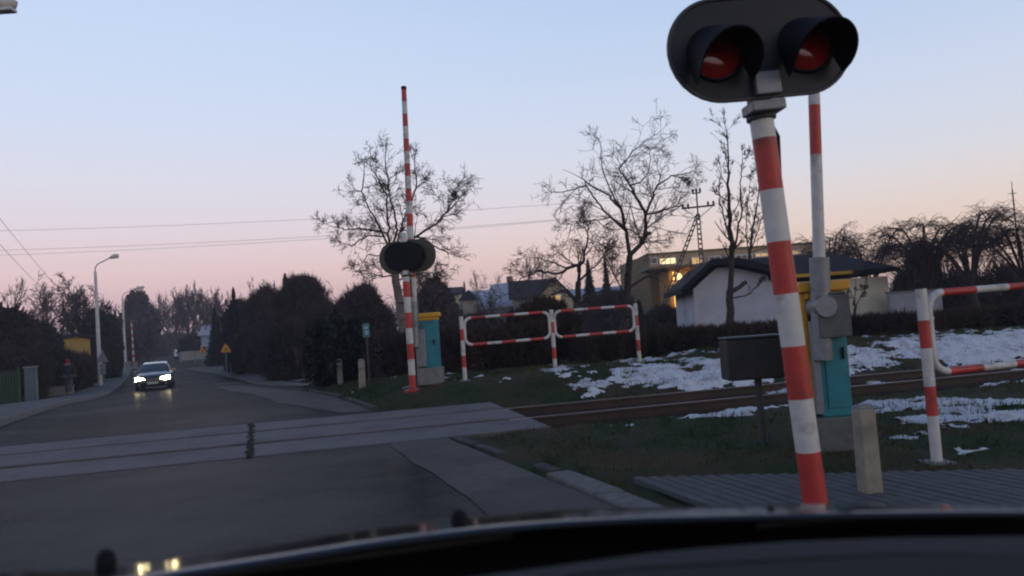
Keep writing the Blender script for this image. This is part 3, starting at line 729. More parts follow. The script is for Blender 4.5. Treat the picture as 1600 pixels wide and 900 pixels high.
for i, (u, Y, vt, wpx, lab) in enumerate([(406, 62, 436, 50, 'fine bare crown showing above the left part of the thicket'), (505, 56, 440, 60, 'pale bare crown behind the highest thicket tree'),
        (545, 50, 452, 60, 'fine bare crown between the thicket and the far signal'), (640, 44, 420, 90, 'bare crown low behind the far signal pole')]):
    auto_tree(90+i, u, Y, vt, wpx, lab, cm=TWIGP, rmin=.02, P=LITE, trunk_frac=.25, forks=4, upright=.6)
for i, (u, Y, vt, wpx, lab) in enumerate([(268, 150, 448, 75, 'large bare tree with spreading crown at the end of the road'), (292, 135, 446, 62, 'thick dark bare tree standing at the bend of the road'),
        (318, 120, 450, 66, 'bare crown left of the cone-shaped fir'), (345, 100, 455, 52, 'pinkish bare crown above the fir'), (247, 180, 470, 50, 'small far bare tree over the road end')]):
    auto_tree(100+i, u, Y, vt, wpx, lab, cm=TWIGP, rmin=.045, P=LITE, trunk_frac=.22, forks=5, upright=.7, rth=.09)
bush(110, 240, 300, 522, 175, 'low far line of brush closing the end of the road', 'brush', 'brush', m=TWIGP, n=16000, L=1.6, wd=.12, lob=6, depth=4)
bush(111, 280, 330, 522, 125, 'dark shrubs beside the far white house', 'bush', 'bush', m=TWIGD, n=12000, L=1., wd=.09, lob=5, depth=3)
bush(112, 222, 250, 520, 160, 'dark shrubs behind the distant striped booms', 'bush', 'bush', m=TWIGD, n=12000, L=1.2, wd=.09, lob=5, depth=3)

# --- left side of the road
bush(120, -60, 50, 480, 40, 'tall dark evergreen mass at the left edge of the photo', 'tree', 'evergreen_tree', m=TWIGD, m2=EVERG, n=38000, L=.5, wd=.045, lob=5, depth=2.4, quad=True, shell=.42)
bush(121, 38, 74, 505, 47, 'dark overgrown shrub left of the yellow building', 'bush', 'bush', m=EVERG, m2=EVER, n=14000, L=.35, wd=.07, lob=3, depth=2, quad=True)
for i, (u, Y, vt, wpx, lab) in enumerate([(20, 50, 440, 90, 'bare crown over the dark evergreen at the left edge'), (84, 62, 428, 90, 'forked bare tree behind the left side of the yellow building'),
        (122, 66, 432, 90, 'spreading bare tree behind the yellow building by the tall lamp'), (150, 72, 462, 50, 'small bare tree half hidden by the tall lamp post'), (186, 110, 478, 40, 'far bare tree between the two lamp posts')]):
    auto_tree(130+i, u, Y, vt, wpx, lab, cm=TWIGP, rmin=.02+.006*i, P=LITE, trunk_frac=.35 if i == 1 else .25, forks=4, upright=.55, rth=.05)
bush(140, 138, 176, 486, 66, 'round dark evergreen right behind the tall lamp post', 'tree', 'evergreen_tree', m=EVERG, m2=EVER, n=16000, L=.5, wd=.1, lob=4, depth=2, quad=True, shell=.5)
bush(141, 190, 246, 452, 118, 'dense dark tree behind the second lamp post and striped booms', 'tree', 'evergreen_tree', m=TWIGP, m2=EVERG, n=9000, L=.8, wd=.08, lob=5, depth=3, quad=True, shell=.7, up=.2)
bush(142, 55, 130, 541, 49, 'leafless brown hedge behind the walking person', 'hedge', 'hedge', m=HEDGE, n=26000, L=.6, wd=.03, lob=7, flat=True, depth=1.2)
bush(143, 118, 178, 532, 64, 'leafless brown hedge behind the tall lamp post', 'hedge', 'hedge', m=HEDGE, n=24000, L=.8, wd=.045, lob=7, flat=True, depth=1.4)
bush(144, -40, 60, 535, 37, 'dark low hedge behind the green gate', 'hedge', 'hedge', m=TWIGD, m2=EVERG, n=26000, L=.5, wd=.03, lob=7, flat=True, depth=1.2)
bush(145, 180, 208, 520, 98, 'dark hedge along the pavement by the striped booms', 'hedge', 'hedge', m=HEDGE, n=14000, L=.9, wd=.06, lob=5, flat=True, depth=2)
# --- trees between and behind the houses
conifer(150, 925, 405, 42, 62, 'dark spruce left of the pair behind the orchard tree', n=6000); conifer(151, 952, 402, 30, 60, 'narrow dark spruce right of the pair behind the orchard tree', n=5000)
conifer(152, 729, 440, 16, 95, 'small spruce standing alone beside the tower roof')
conifer(153, 1000, 470, 34, 45, 'dark low conifer left of the orange lit wall', n=5000)
bush(154, 690, 722, 458, 80, 'dark tree left of the cream house with the tower', 'tree', 'evergreen_tree', m=EVERG, n=4000, L=.6, wd=.12, lob=3, depth=1.5, quad=True)
bush(155, 1000, 1080, 478, 42, 'dark rounded bush in front of the orange lit wall', 'bush', 'bush', m=TWIGD, n=22000, L=.5, wd=.035, lob=5, depth=1.2)
bush(156, 905, 1000, 452, 52, 'grey brown thicket behind the orchard tree', 'thicket', 'thicket', m=TWIG, n=20000, L=.8, wd=.04, lob=5, depth=1.5)
bush(157, 690, 800, 487, 40, 'low brown scrub in front of the cream houses', 'brush', 'brush', m=TWIG, n=20000, L=.5, wd=.03, lob=6, depth=1.5)
auto_tree(160, 835, 70, 392, 60, 'thin bare tree above the ridge of the dark roofed house', cm=TWIGP, rmin=.02, P=LITE, trunk_frac=.3, forks=2)
auto_tree(161, 762, 80, 420, 40, 'faint bare tree above the snowy roofs', cm=TWIGP, rmin=.02, P=LITE, trunk_frac=.3, forks=2)

traced_tree(6, [([(1337,515),(1336,490),(1335,470)], .05, .04)], [([(1335,470),(1328,455),(1320,442)], .02, .008, .25), ([(1335,470),(1337,450),(1336,432)], .02, .008, .25), ([(1336,480),(1346,462),(1352,448)], .02, .008, .25)], 26,
 'small thin tree standing against the cream end wall', PP, rmin=.0045, Lk=.4, depth=.3, rth=.02)
# ------------------------------------------------------------------ buildings
def wallm(n, c): return mix_second(mat(n, c, .85, .12, 1.5, .2), tuple(x*.7 for x in c), .5, .5, .7)
CREAM = wallm('cream_plaster', (.42,.36,.24)); GREYP = wallm('grey_plaster', (.26,.24,.22)); WPL = wallm('white_plaster', (.42,.43,.49)); CREAMW = wallm('cream_white_plaster', (.62,.56,.42))
ROOFD = mat('dark_roof_tiles', (.03,.022,.025), .8, .3, 6, .4, spec=.1); ROOFS = mat('snowy_roof', (.34,.36,.42), .8, .2, 1.5, .3); ROOFB = mat('black_roof_felt', (.012,.013,.018), .8, .3, 5, .3, spec=.1)
YELW = wallm('yellow_plaster', (.42,.27,.06)); BROWNW = wallm('ochre_wall', (.16,.11,.045)); LAMPLIT_ORANGE = wallm('lamplit_orange_wall', (.42,.22,.05)); BAND = wallm('pale_upper_wall', (.36,.27,.17))  # orange annex wall: part of the lamp's warm light is put into its colour
GLASS = mat('dark_window_glass', (.02,.024,.03), .1, .2, 3, spec=.8); LIT = mat('lit_window', (.8,.7,.4), .5, .1, 3, emit=(1.0,.78,.36), estr=1.6); LITD = mat('dim_lit_window', (.6,.4,.15), .5, .1, 3, emit=(1.0,.6,.2), estr=.5)
def house(u, Y, wpx, vridge, veave, depth, label, wm, rm, rz=0, axis='x', snow=None, windows=(), name='house', chimney=False, hip=False, cat='house'):
    """gable house; axis x = ridge across the view, y = gable towards the road"""
    X = float(pt(u, 500, Y).x); z0 = gz(X, Y)-.1; W = wpx/FPX*Y; ze = float(pt(u, veave, Y).z)-z0; zr = float(pt(u, vridge, Y).z)-z0
    root = empty(name, (X, Y, z0), rz); tag(root, label, cat)
    D = depth; o = .35; b = MB()
    if hip:
        b.box((0, 0, ze/2), (W, D, ze), wm); b.build('wall', root)
        r = MB(); r.add([(-W/2-o,-D/2-o,ze),(W/2+o,-D/2-o,ze),(W/2+o,D/2+o,ze),(-W/2-o,D/2+o,ze),(0,0,zr)], [(0,1,4),(1,2,4),(2,3,4),(3,0,4),(3,2,1,0)], rm); rf = r.build('roof', root)
    else:
        if axis == 'x': f1 = lambda x, z, d: Vector((d, x, z)); S, E = D, W
        else: f1 = lambda x, z, d: Vector((x, d, z)); S, E = W, D
        b.prism([(-S/2,0),(S/2,0),(S/2,ze),(0,zr),(-S/2,ze)], -E/2, E/2, f1, wm); b.build('wall', root)
        r = MB(); k = (zr-ze)/(S/2); th = .18
        for s in (-1, 1):
            r.prism([(0,zr+.02),(s*(S/2+o),ze-k*o+.02),(s*(S/2+o),ze-k*o+.02+th),(0,zr+.02+th)], -E/2-o, E/2+o, f1, rm)
        rf = r.build('roof', root)
    if chimney:
        c = MB(); c.box((W*.15, 0, zr+.3), (.5, .5, 1.1), mat('brick_chimney', (.2,.09,.06), .9)); c.build('chimney', rf)
    for (wx, wz, ww, wh, gm) in windows:
        f = MB(); y = -D/2-.03
        for a_, c_, d_ in (((wx, y, wz+wh/2), (ww+.12, .07, .07), 0), ((wx, y, wz-wh/2), (ww+.12, .09, .07), 0), ((wx-ww/2, y, wz), (.07, .07, wh-.07), 0), ((wx+ww/2, y, wz), (.07, .07, wh-.07), 0), ((wx, y, wz), (.05, .06, wh-.07), 0)):
            f.box(a_, c_, WHITE_D)
        fo = f.build('window', root); p = MB(); p.box((wx, y+.01, wz), (ww-.05, .03, wh-.05), gm); p.build('pane', fo)
    return root
house(703, 90, 38, 452, 463, 7, 'cream house left of the small dark pointed tower', CREAM, ROOFD, windows=[(-.6, 3.9, .9, .5, GLASS), (.8, 3.9, .9, .5, GLASS)])
house(735, 84, 22, 452, 469, 1.6, 'small cream tower house with a dark pointed roof', CREAM, ROOFB, hip=True, windows=[(.0, 3.4, .5, .6, GLASS)], name='tower_house')
house(772, 92, 60, 455, 474, 8, 'long low house with pale snowy roof right of the tower', GREYP, ROOFS, windows=[(-1, 2.6, .8, .7, GLASS), (1, 2.6, .8, .7, GLASS)])
house(797, 86, 34, 444, 472, 5, 'grey house with a steep snow covered roof and chimney', GREYP, ROOFS, chimney=True, axis='y', rz=.7)
house(832, 82, 58, 440, 466, 7, 'house with a long dark tiled roof beside the lit gable', GREYP, ROOFD, axis='x')
house(868, 78, 50, 438, 466, 6, 'cream gabled house with a glowing attic window', CREAM, ROOFD, axis='y', windows=[(0, 4.2, 1.0, .9, LITD)])
house(935, 88, 80, 452, 464, 8, 'pale distant house behind the two dark spruces', GREYP, ROOFS, windows=[(-1.5, 2.5, .9, .9, GLASS)])
house(96, 57, 40, 527, 531, 4, 'low yellow building glimpsed through the trees on the left', YELW, ROOFD, name='yellow_building', cat='building')
house(329, 118, 16, 510, 522, 4, 'small white house far behind the smaller warning sign', mat('far_white_wall', (.25,.27,.34), .8), ROOFS, windows=[(0, 1.6, 1.6, .8, GLASS)])
house(505, 52, 26, 480, 502, 4, 'grey gabled shed roof peeking out of the dark trees', GREYP, ROOFS, axis='y')

# white single storey house with a dark low roof
def white_house():
    Y0 = 31.0; root = empty('white_house', (pt(1130, 500, Y0).x, Y0, gz(pt(1130, 500, Y0).x, Y0))); tag(root, 'white single-storey house with low black roof and a cream right end wall', 'house'); o = Vector(root.location)
    f = lambda u, v, d: pt(u, v, Y0)+Vector((.1*d, d, 0))-o
    zb = -.3
    def px(u, v): p = pt(u, v, Y0)-o; return (p.x, p.z)
    fn = lambda x, z, d: Vector((x+.1*d, d, z))
    gable = [px(1083, 452), px(1120, 418), px(1141, 417), px(1215, 434)]
    poly = [(gable[0][0], zb)]+gable+[(gable[-1][0], zb)]
    b = MB(); b.prism(poly[::-1], 0, 7, fn, WPL); b.build('wall', root)
    p0, p1 = px(1215, 434), px(1387, 431); b = MB()
    b.prism([(p0[0]+.003, zb), (p1[0], zb), (p1[0], p1[1]), (p0[0]+.003, p1[1])], .02, 6.6, fn, CREAMW); b.build('end_wall', root)
    r = MB(); out = [px(1062, 451), px(1110, 406), px(1150, 404), px(1215, 420)]; th = .16
    for i in range(3):
        a, c = out[i], out[i+1]; r.prism([(a[0], a[1]-(.22 if i == 0 else .26)), (c[0], c[1]-.26), (c[0], c[1]+.0), (a[0], a[1]+.0)], -.55, 7.3, fn, ROOFB)
    e0, e1, r0, r1 = px(1200, 431), px(1402, 430), px(1150, 403), px(1350, 402)
    # hipped roof over the right part: eave in front, ridge set back
    zr, ze = r0[1]+.15, e0[1]-.02
    V = [(e0[0], -.22, ze), (e1[0], -.22, ze), (e1[0]+.7, 7.2, ze), (e0[0], 7.2, ze), (r0[0], 3.4, zr), (r1[0], 3.4, zr)]
    V += [(a, b_, c-.14) for a, b_, c in V[:4]]
    r.add(V, [(0,1,5,4), (1,2,5), (2,3,4,5), (3,0,4), (6,7,1,0), (7,8,2,1), (8,9,3,2), (9,6,0,3), (9,8,7,6)], ROOFB)
    r.build('roof', root)
    g = MB(); a, c = px(1216, 431), px(1330, 431); g.box(((a[0]+c[0])/2, -.26, ze-.07), (c[0]-a[0], .06, .13), YEL); g.build('fascia', root)
white_house()

# large ochre building with lit upper windows and a lit orange wall
def block():
    Y0 = 74.0; c = pt(1125, 500, Y0); root = empty('ochre_building', (c.x, Y0, gz(c.x, Y0))); tag(root, 'long flat-roofed ochre building with lit upper windows and a glowing orange wall', 'building'); o = Vector(root.location)
    def px(u, v, d=0): p = pt(u, v, Y0+d)-o; return p
    a, b2 = px(1013, 398), px(1290, 390); zt = a.z
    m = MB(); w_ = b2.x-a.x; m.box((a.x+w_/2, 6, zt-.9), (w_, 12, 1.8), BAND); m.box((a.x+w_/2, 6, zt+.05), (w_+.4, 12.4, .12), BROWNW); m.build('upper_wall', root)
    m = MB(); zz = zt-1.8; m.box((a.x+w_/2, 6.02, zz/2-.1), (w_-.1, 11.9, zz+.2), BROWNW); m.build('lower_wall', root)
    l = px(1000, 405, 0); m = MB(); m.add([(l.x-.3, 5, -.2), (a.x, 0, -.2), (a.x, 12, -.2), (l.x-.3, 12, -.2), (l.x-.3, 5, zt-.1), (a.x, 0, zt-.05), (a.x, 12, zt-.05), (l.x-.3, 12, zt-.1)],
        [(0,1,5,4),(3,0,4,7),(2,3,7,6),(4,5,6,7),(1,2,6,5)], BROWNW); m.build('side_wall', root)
    q0, q1 = px(1044, 420, -5), px(1120, 417, -5); m = MB(); m.box(((q0.x+q1.x)/2, -2.55, q0.z/2-.1), (q1.x-q0.x, 5, q0.z+.2), LAMPLIT_ORANGE); m.build('annex_wall', root)
    m = MB(); m.box(((q0.x+q1.x)/2-.7, -2.6, q0.z+.12), (q1.x-q0.x+2.4, 6.2, .2), STEELD); m.build('annex_roof', root)
    def win(u0, u1, v0, v1, gm, yo=-.05, d=0, bars=3, nm='window'):
        p, q = px(u0, v1, d), px(u1, v0, d); W, H = q.x-p.x, q.z-p.z; f = MB(); cx, cz = (p.x+q.x)/2, (p.z+q.z)/2
        for k in range(bars+1): f.box((p.x+W*k/bars, yo-.04, cz), (.07, .08, H), WHITE_D)
        f.box((cx, yo-.04, cz+H/2+.04), (W+.1, .08, .08), WHITE_D); f.box((cx, yo-.04, cz-H/2-.04), (W+.1, .1, .08), WHITE_D)
        fo = f.build(nm, root); g = MB(); g.box((cx, yo, cz), (W-.04, .03, H-.03), gm); g.build('pane', fo)
    win(1031, 1055, 403, 413, LIT); win(1081, 1096, 402, 413, LITD, bars=2); win(1108, 1135, 400, 410, GLASS); win(1150, 1175, 398, 408, GLASS); win(1180, 1250, 392, 401, LITD, bars=8)
    win(1057, 1065, 427, 437, LIT, yo=-5.1, d=-5, bars=1)
    win(1018, 1026, 403, 412, GLASS, bars=1)
    # vertical light strip on the annex
    m = MB(); p, q = px(1053, 480, -5), px(1052.5, 425, -5); LS = mat('light_strip', (.9,.7,.3), .5, .1, 3, emit=(1,.62,.16), estr=1.1)
    m.box(((p.x+q.x)/2, -5.3, (p.z+q.z)/2), (.14, .1, q.z-p.z), LS); m.build('light_strip', root)
    L = bpy.data.lights.new('annex_lamp', 'AREA'); L.energy = 110; L.color = (1, .55, .16); L.shape = 'RECTANGLE'; L.size = 3; L.size_y = 3
    lo = bpy.data.objects.new('annex_lamp', L); COL.objects.link(lo); lo.parent = root; lo.location = (p.x+.6, -9.5, p.z+2.2); lo.rotation_euler = (PI/2, 0, 0)
block()
# ------------------------------------------------------------------ street furniture
def street_lamp(p, H, arm, aim, label, group=None, box=True, hz=0):
    root = empty('street_lamp', p, hz); tag(root, label, 'street lamp', group)
    b = MB(); b.tube([(0,0,-.2),(0,0,H*.5),(0,0,H)], [.14,.115,.085], LAMPC, 10); b.build('pole', root, smooth=True)
    a = MB(); a.tube([(0,0,H-.1),(0,0,H+.25),(arm*.15,0,H+.5),(arm*.9,0,H+.85)], .035, GREYM, 8); a.build('arm', root, smooth=True)
    h = MB(); h.tube([(arm*.86,0,H+.83),(arm*.95,0,H+.87),(arm*1.15,0,H+.93),(arm*1.35,0,H+.96),(arm*1.42,0,H+.95)], [.05,.10,.15,.12,.03], LAMPC, 12); ho = h.build('lamp_head', root, smooth=True)
    g = MB(); g.box((arm*1.18,0,H+.83), (.42,.2,.07), mat('lamp_glass', (.5,.5,.48), .3)); g.build('lamp_glass', ho, bevel=.02)
    if box: c = MB(); c.box((.25,-.1,.55), (.42,.3,1.1), CONC); c.build('service_box', root, bevel=.02)
def zbase(u, v): p = gp(u, v); return p
p1 = pt(157, 603, 51); p1.z = gz(p1.x, 51)-.0
street_lamp(p1, float(pt(152, 425, 51).z)-p1.z, 1.1, 0, 'tall pale concrete street lamp with one arm by the walking person', 'street lamps along the pavement', box=False)
p2 = pt(197, 583, 80); p2.z = gz(p2.x, 80); street_lamp(p2, float(pt(191, 466, 80).z)-p2.z, 1.6, 0, 'second street lamp along the pavement with a grey box at its foot', 'street lamps along the pavement')
p3 = pt(223, 566, 150); p3.z = gz(p3.x, 150); street_lamp(p3, float(pt(219, 508, 150).z)-p3.z, 1.4, 0, 'farthest street lamp, beside the distant striped booms', 'street lamps along the pavement', box=False)
# lamp whose head just enters the picture at the top left
pL = pt(8, 4, 14.0); street_lamp((pL.x-1.35, 14.0, gz(pL.x-1.35, 14)+.1), float(pL.z)-1.02, 1.1, 0, 'nearest street lamp, only the tip of its head showing in the top left corner', 'street lamps along the pavement', box=False)

def striped(b, p0, p1, r0, r1, n, first, sides=14, mats=None):
    """n bands from p0 to p1 alternating from first"""
    A, B = mats or (RED, WHITE); p0, p1 = Vector(p0), Vector(p1)
    pts = [p0.lerp(p1, k/n) for k in range(n+1)]; ms = [(A if (k+first) % 2 == 0 else B) for k in range(n)]
    b.tube(pts, [r0+(r1-r0)*k/n for k in range(n+1)], ms, sides)
BAND_H = .303
def stadium(w, h, n=14):
    r = h/2; P = []
    for k in range(n+1): t = -PI/2+PI*k/n; P.append((w/2-r+math.cos(t)*r, math.sin(t)*r))
    for k in range(n+1): t = PI/2+PI*k/n; P.append((-w/2+r+math.cos(t)*r, math.sin(t)*r))
    return P
def signal(loc, lean, face, label, W=1.12, Hh=.64, zc=2.78, top=3.06, from_behind=False, z0=0):
    root = empty('crossing_signal', loc); root.rotation_euler = (0, lean, 0); tag(root, label, 'crossing signal', 'flashing light signals of the level crossing')
    b = MB(); k = int(top/BAND_H); nb = min(9, int((top-z0)/BAND_H)); b.tube([(0,0,-.03),(0,0,z0+.0)], .068, RED, 20) if z0 else None
    striped(b, (0,0,z0), (0,0,z0+BAND_H*nb), .068, .068, nb, 0, 20); b.tube([(0,0,z0+BAND_H*nb), (0,0,top)], .068, WHITE if nb % 2 else RED, 20); b.build('pole', root, smooth=True)
    b = MB(); b.tube([(0,0,-.02),(0,0,.02)], .17, RED, 20)
    for q in range(4): b.tube([(.13*math.cos(q*PI/2+.7),.13*math.sin(q*PI/2+.7),.02),(.13*math.cos(q*PI/2+.7),.13*math.sin(q*PI/2+.7),.05)], .015, GREYM, 6)
    b.build('base_plate', root, smooth=True)
    s = -1 if not from_behind else 1         # side the lenses face (-Y is towards the camera)
    yo = s*.11 if not from_behind else .14
    R = Matrix.Rotation(face, 3, 'Z')
    fn = lambda x, z, d: R @ Vector((x, s*(d+.10), 0))+Vector((0, 0, zc+z))
    b = MB(); b.prism(stadium(W, Hh), 0, .012, fn, BLACK, OLIVE); 
    b.prism(stadium(W, Hh)[::-1], -.004, -.001, fn, OLIVE, OLIVE)
    bo = b.build('backplate', root)
    rim = MB(); P = stadium(W-.012, Hh-.012, 20); rim.tube([fn(x, z, .014) for x, z in P]+[fn(*P[0], .014)], .012, STEELD, 6, cap=False); rim.build('rim', root, smooth=True)
    b = MB(); b.prism([(x, z) for x, z in stadium(W*.66, Hh*.86)], -.19, -.006, fn, BLACKR); b.build('housing', root, bevel=.01)
    for sx in (-.27, .27):
        l = MB(); n = 24; rr = .148; vs = [fn(sx, 0, .055)]; fs = []
        for j, (q, dd) in enumerate(((.4,.052),(.75,.042),(1,.018))):
            vs += [fn(sx+rr*q*math.cos(2*PI*k/n), rr*q*math.sin(2*PI*k/n)-.02, dd) for k in range(n)]
        vs[0] = fn(sx, -.02, .055)
        fs = [(0, 1+k, 1+(k+1) % n) for k in range(n)]
        for j in range(2): fs += [(1+j*n+k, 1+(j+1)*n+k, 1+(j+1)*n+(k+1) % n, 1+j*n+(k+1) % n) for k in range(n)]
        l.add(vs, fs, LENS); lo = l.build('lens', root, smooth=True)
        r_ = MB(); r_.tube([fn(sx+.153*math.cos(2*PI*k/24), .153*math.sin(2*PI*k/24)-.02, .02) for k in range(25)], .012, BLACK, 6, cap=False); r_.build('lens_ring', lo, smooth=True)
        v = MB(); a0, a1 = -.12*PI, 1.12*PI; m_ = 26; vs = []
        for k in range(m_+1):
            t = a0+(a1-a0)*k/m_; dep = .36*(.25+.75*max(0, math.sin((k/m_)*PI))**.6)
            for rad in (.160, .168):
                for d_ in (.01, dep): vs.append(fn(sx+rad*math.cos(t)*(1+.05*(d_ > .02)), rad*math.sin(t)-.02-(.13 if d_ > .02 else 0), d_))
        fs = []
        for k in range(m_):
            o = k*4; fs += [(o, o+1, o+5, o+4), (o+2, o+6, o+7, o+3), (o+1, o+3, o+7, o+5), (o, o+4, o+6, o+2)]
        v.add(vs, fs, BLACKR); v.build('hood', root, smooth=True)
    br = MB(); br.box(Vector((0, 0, zc-.22))+R @ Vector((0, s*.135, 0)), (.15, .05, .13), GREYM if not from_behind else BLACKR, face)
    br.box(Vector((0, 0, zc-.34))+R @ Vector((0, s*.05, 0)), (.2, .17, .06), GREYM, face)
    br.tube([(0,0,zc-.4),(0,0,zc-.36)], .085, STEELD, 16)
    br.build('bracket', root, bevel=.008)
    cab = MB(); cab.tube([(.03,-.0,zc-.36),(.09,.02,zc-.5),(.075,.06,zc-.8)], .012, BLACKR, 6); cab.build('cable', root, smooth=True)
    return root
fp = pt(645, 603, 15.6); fp.z = gz(fp.x, 15.6)
sfar = signal(fp, 0, math.radians(-20), 'far red and white crossing signal seen from behind, beside the upright barrier', from_behind=True, top=3.08, zc=2.62, W=1.24, Hh=.64)
np_ = pt(1283, 740, 4.62); np_.z = gz(np_.x, 4.62); np_.x += .06
snear = signal((np_.x-.10, 4.62, .0), math.radians(-3.1), math.radians(6), 'near crossing signal with two dark red lamps on a black oval board', top=2.72, zc=2.76, W=1.09, Hh=.6, z0=.13)

def railing(p, q, ztop_p, label, mids=1, first=0, group='red and white tubular railings', name='railing', hgt=1.22, drop=.53):
    """p, q ends on the ground; panels of bent tube between posts"""
    p, q = Vector(p), Vector(q); root = empty(name, p); tag(root, label, 'railing', group); d = (q-p); d.z = 0; L = d.length; d.normalize()
    H = hgt; n = mids+1; W = L/n
    zt = lambda f: H+(q.z-p.z)*f
    for i in range(n+1):
        f = i/n; c = d*(L*f); g = gz(p.x+c.x, p.y+c.y)-p.z; b = MB(); top = zt(f)+.04; pts = []; ms = []; z = top; hs = [.22 if i != 1 else .20, .22, .30, .27]
        seq = [WHITE, RED, WHITE, RED, WHITE]; cur = z; pts = [Vector((c.x, c.y, cur))]
        for h_, m_ in zip([.25,.22,.30,.23,9], seq):
            cur = max(cur-h_, g-.05); pts.append(Vector((c.x, c.y, cur))); ms.append(m_)
            if cur <= g-.05: break
        b.tube(pts, .042, ms, 14); po = b.build('post', root, smooth=True)
        ft = MB(); ft.box((c.x, c.y, g+.0), (.2,.2,.03), CONC); ft.build('foot_plate', po)
    for i in range(n):
        a, bb = W*i+.055, W*(i+1)-.055; r = .14; z1 = lambda x: zt(x/L)-.0; h = drop
        P = []; 
        def cor(cx, s0, top):
            for k in range(7):
                t = s0+PI/2*k/6; P.append((cx+math.cos(t)*r, (r*math.sin(t), top)))
        cor(bb-r, 0, 1); cor(a+r, PI/2, 1); cor(a+r, PI, 0); cor(bb-r, 1.5*PI, 0)
        pts = []; ms = []
        def W3(x, z, top): zz = (z1(x)-r if top else z1(x)-h+r)+z; return d*x+Vector((0, 0, zz))
        raw = [W3(x, z, top) for x, (z, top) in P]
        # top and bottom straight runs are split into bands
        full = []; fm = []
        def run(A, B, nb):
            for k in range(nb): full.append(A.lerp(B, k/nb)); fm.append(RED if k % 2 == (0 if nb % 2 else 0) else WHITE)
        c0, c1, c2, c3 = raw[0:7], raw[7:14], raw[14:21], raw[21:28]
        for pnt in c0[:-1]: full.append(pnt); fm.append(WHITE)
        nb = 5 if W > 1.6 else 3
        run(c0[-1], c1[0], nb)
        for pnt in c1[:-1]: full.append(pnt); fm.append(WHITE)
        full.append(c1[-1]); fm.append(WHITE)
        for pnt in c2[:-1]: full.append(pnt); fm.append(WHITE)
        run(c2[-1], c3[0], nb)
        for pnt in c3[:-1]: full.append(pnt); fm.append(WHITE)
        full.append(c3[-1]); fm.append(WHITE); full.append(raw[0])
        b = MB(); b.tube(full, .03, fm, 10, cap=False); b.build('rail_loop', root, smooth=True)
        cl = MB()
        for x in (a-.02, bb+.02):
            for zz in (-.2, -h+.2): cl.tube([d*(x-.05)+Vector((0,0,z1(x)+zz)), d*(x+.05)+Vector((0,0,z1(x)+zz))], .022, WHITE, 8)
        cl.build('clamp', root, smooth=True)
    return root
ra = pt(727, 597, 15.75); rb = pt(1000, 573, 16.9); ra.z = gz(ra.x, ra.y); rb.z = gz(rb.x, rb.y)
railing(ra, rb, 0, 'red and white tubular railing with two panels on the grass beyond the rails')
na = pt(1463, 712, 6.35); na.z = gz(na.x, na.y); nb_ = Vector((na.x+3.9, na.y+1.05, 0)); nb_.z = gz(nb_.x, nb_.y)
railing(na, nb_, 0, 'red and white tubular railing close by at the right edge', hgt=1.33, drop=.63)

DRV = mix_second(mat('dull_grey_green_box', (.10,.105,.10), .7, .2, 6), (.06,.055,.05), 5, .5, .7)
def barrier(loc, rz, label, boom_dir, boom_len, bands, H=1.0, W=.42, grey=.55, r0=.075, r1=.05, plinth=(.5,.42,.34), drive=False):
    root = empty('barrier_machine', loc, rz); tag(root, label, 'barrier', 'level crossing barriers standing open')
    b = MB(); b.box((0,0,plinth[2]/2), plinth, CONC if not drive else DRV); b.build('plinth', root, bevel=.015)
    zp = plinth[2]; b = MB(); b.box((.03,0,zp+H/2), (W-.06,.36,H), TEAL); cab = b.build('cabinet', root, bevel=.012)
    d = MB(); d.box((.04,-.186,zp+H*.47), (W*.55,.012,H*.8), TEAL); dd = d.build('door', cab, bevel=.004); d = MB(); d.box((.04+W*.2,-.20,zp+H*.5), (.02,.02,.10), BLACKR); d.build('handle', dd)
    b = MB(); b.box((-.01,0,zp+H+.045), (W+.12,.46,.09), YEL); b.box((.0,0,zp+H-.03), (W+.02,.40,.06), YEL); b.build('lid', root, bevel=.015)
    if drive: q_ = MB(); q_.box((-W/2+.16,-.30,zp+H*.80), (.27,.14,.36), DRV); q_.box((-W/2+.16,-.30,zp+H*.80+.192), (.23,.12,.025), DRV); q_.build('drive_box', root, bevel=.03)
    b = MB(); b.box((-W/2-.015,-.0,zp+H/2-.02), (.05,.30,H+.04), YEL); b.build('side_cover', root, bevel=.01)
    b = MB(); b.box((-W/2+(.02 if drive else .07),-.215,zp+H*.40), (.06 if drive else .2,.06,H*.74), GREYM); b.build('counterweight', root, bevel=.01)
    bd = Vector(boom_dir).normalized(); o = Vector((-W/2-.02+(.10 if drive else 0), -.28, zp+H*.88)); b = MB()
    b.tube([o-bd*.45, o+bd*grey], .085, GREYM, 10); b.tube([o-Vector((0,.13,0)), o+Vector((0,.26,0))], .09, GREYM, 14)
    b.build('boom_mount', root, smooth=True)
    b = MB(); s = o+bd*grey; ms = []; pts = [s]; cur = 0
    for L_, m_ in bands:
        cur += L_; pts.append(s+bd*cur); ms.append(m_)
    tot = cur; rad = [r0+(r1-r0)*((q-s).length/tot) for q in pts]
    b.tube(pts, rad, ms, 4 if False else 12); bo = b.build('boom', root, smooth=True)
    e = MB(); e.tube([pts[-1], pts[-1]+bd*.06], r1*1.1, BLACKR, 12); e.build('end_cap', bo, smooth=True)
    return root
fc = pt(674, 597, 16.1); fc.z = gz(fc.x, 16.1)
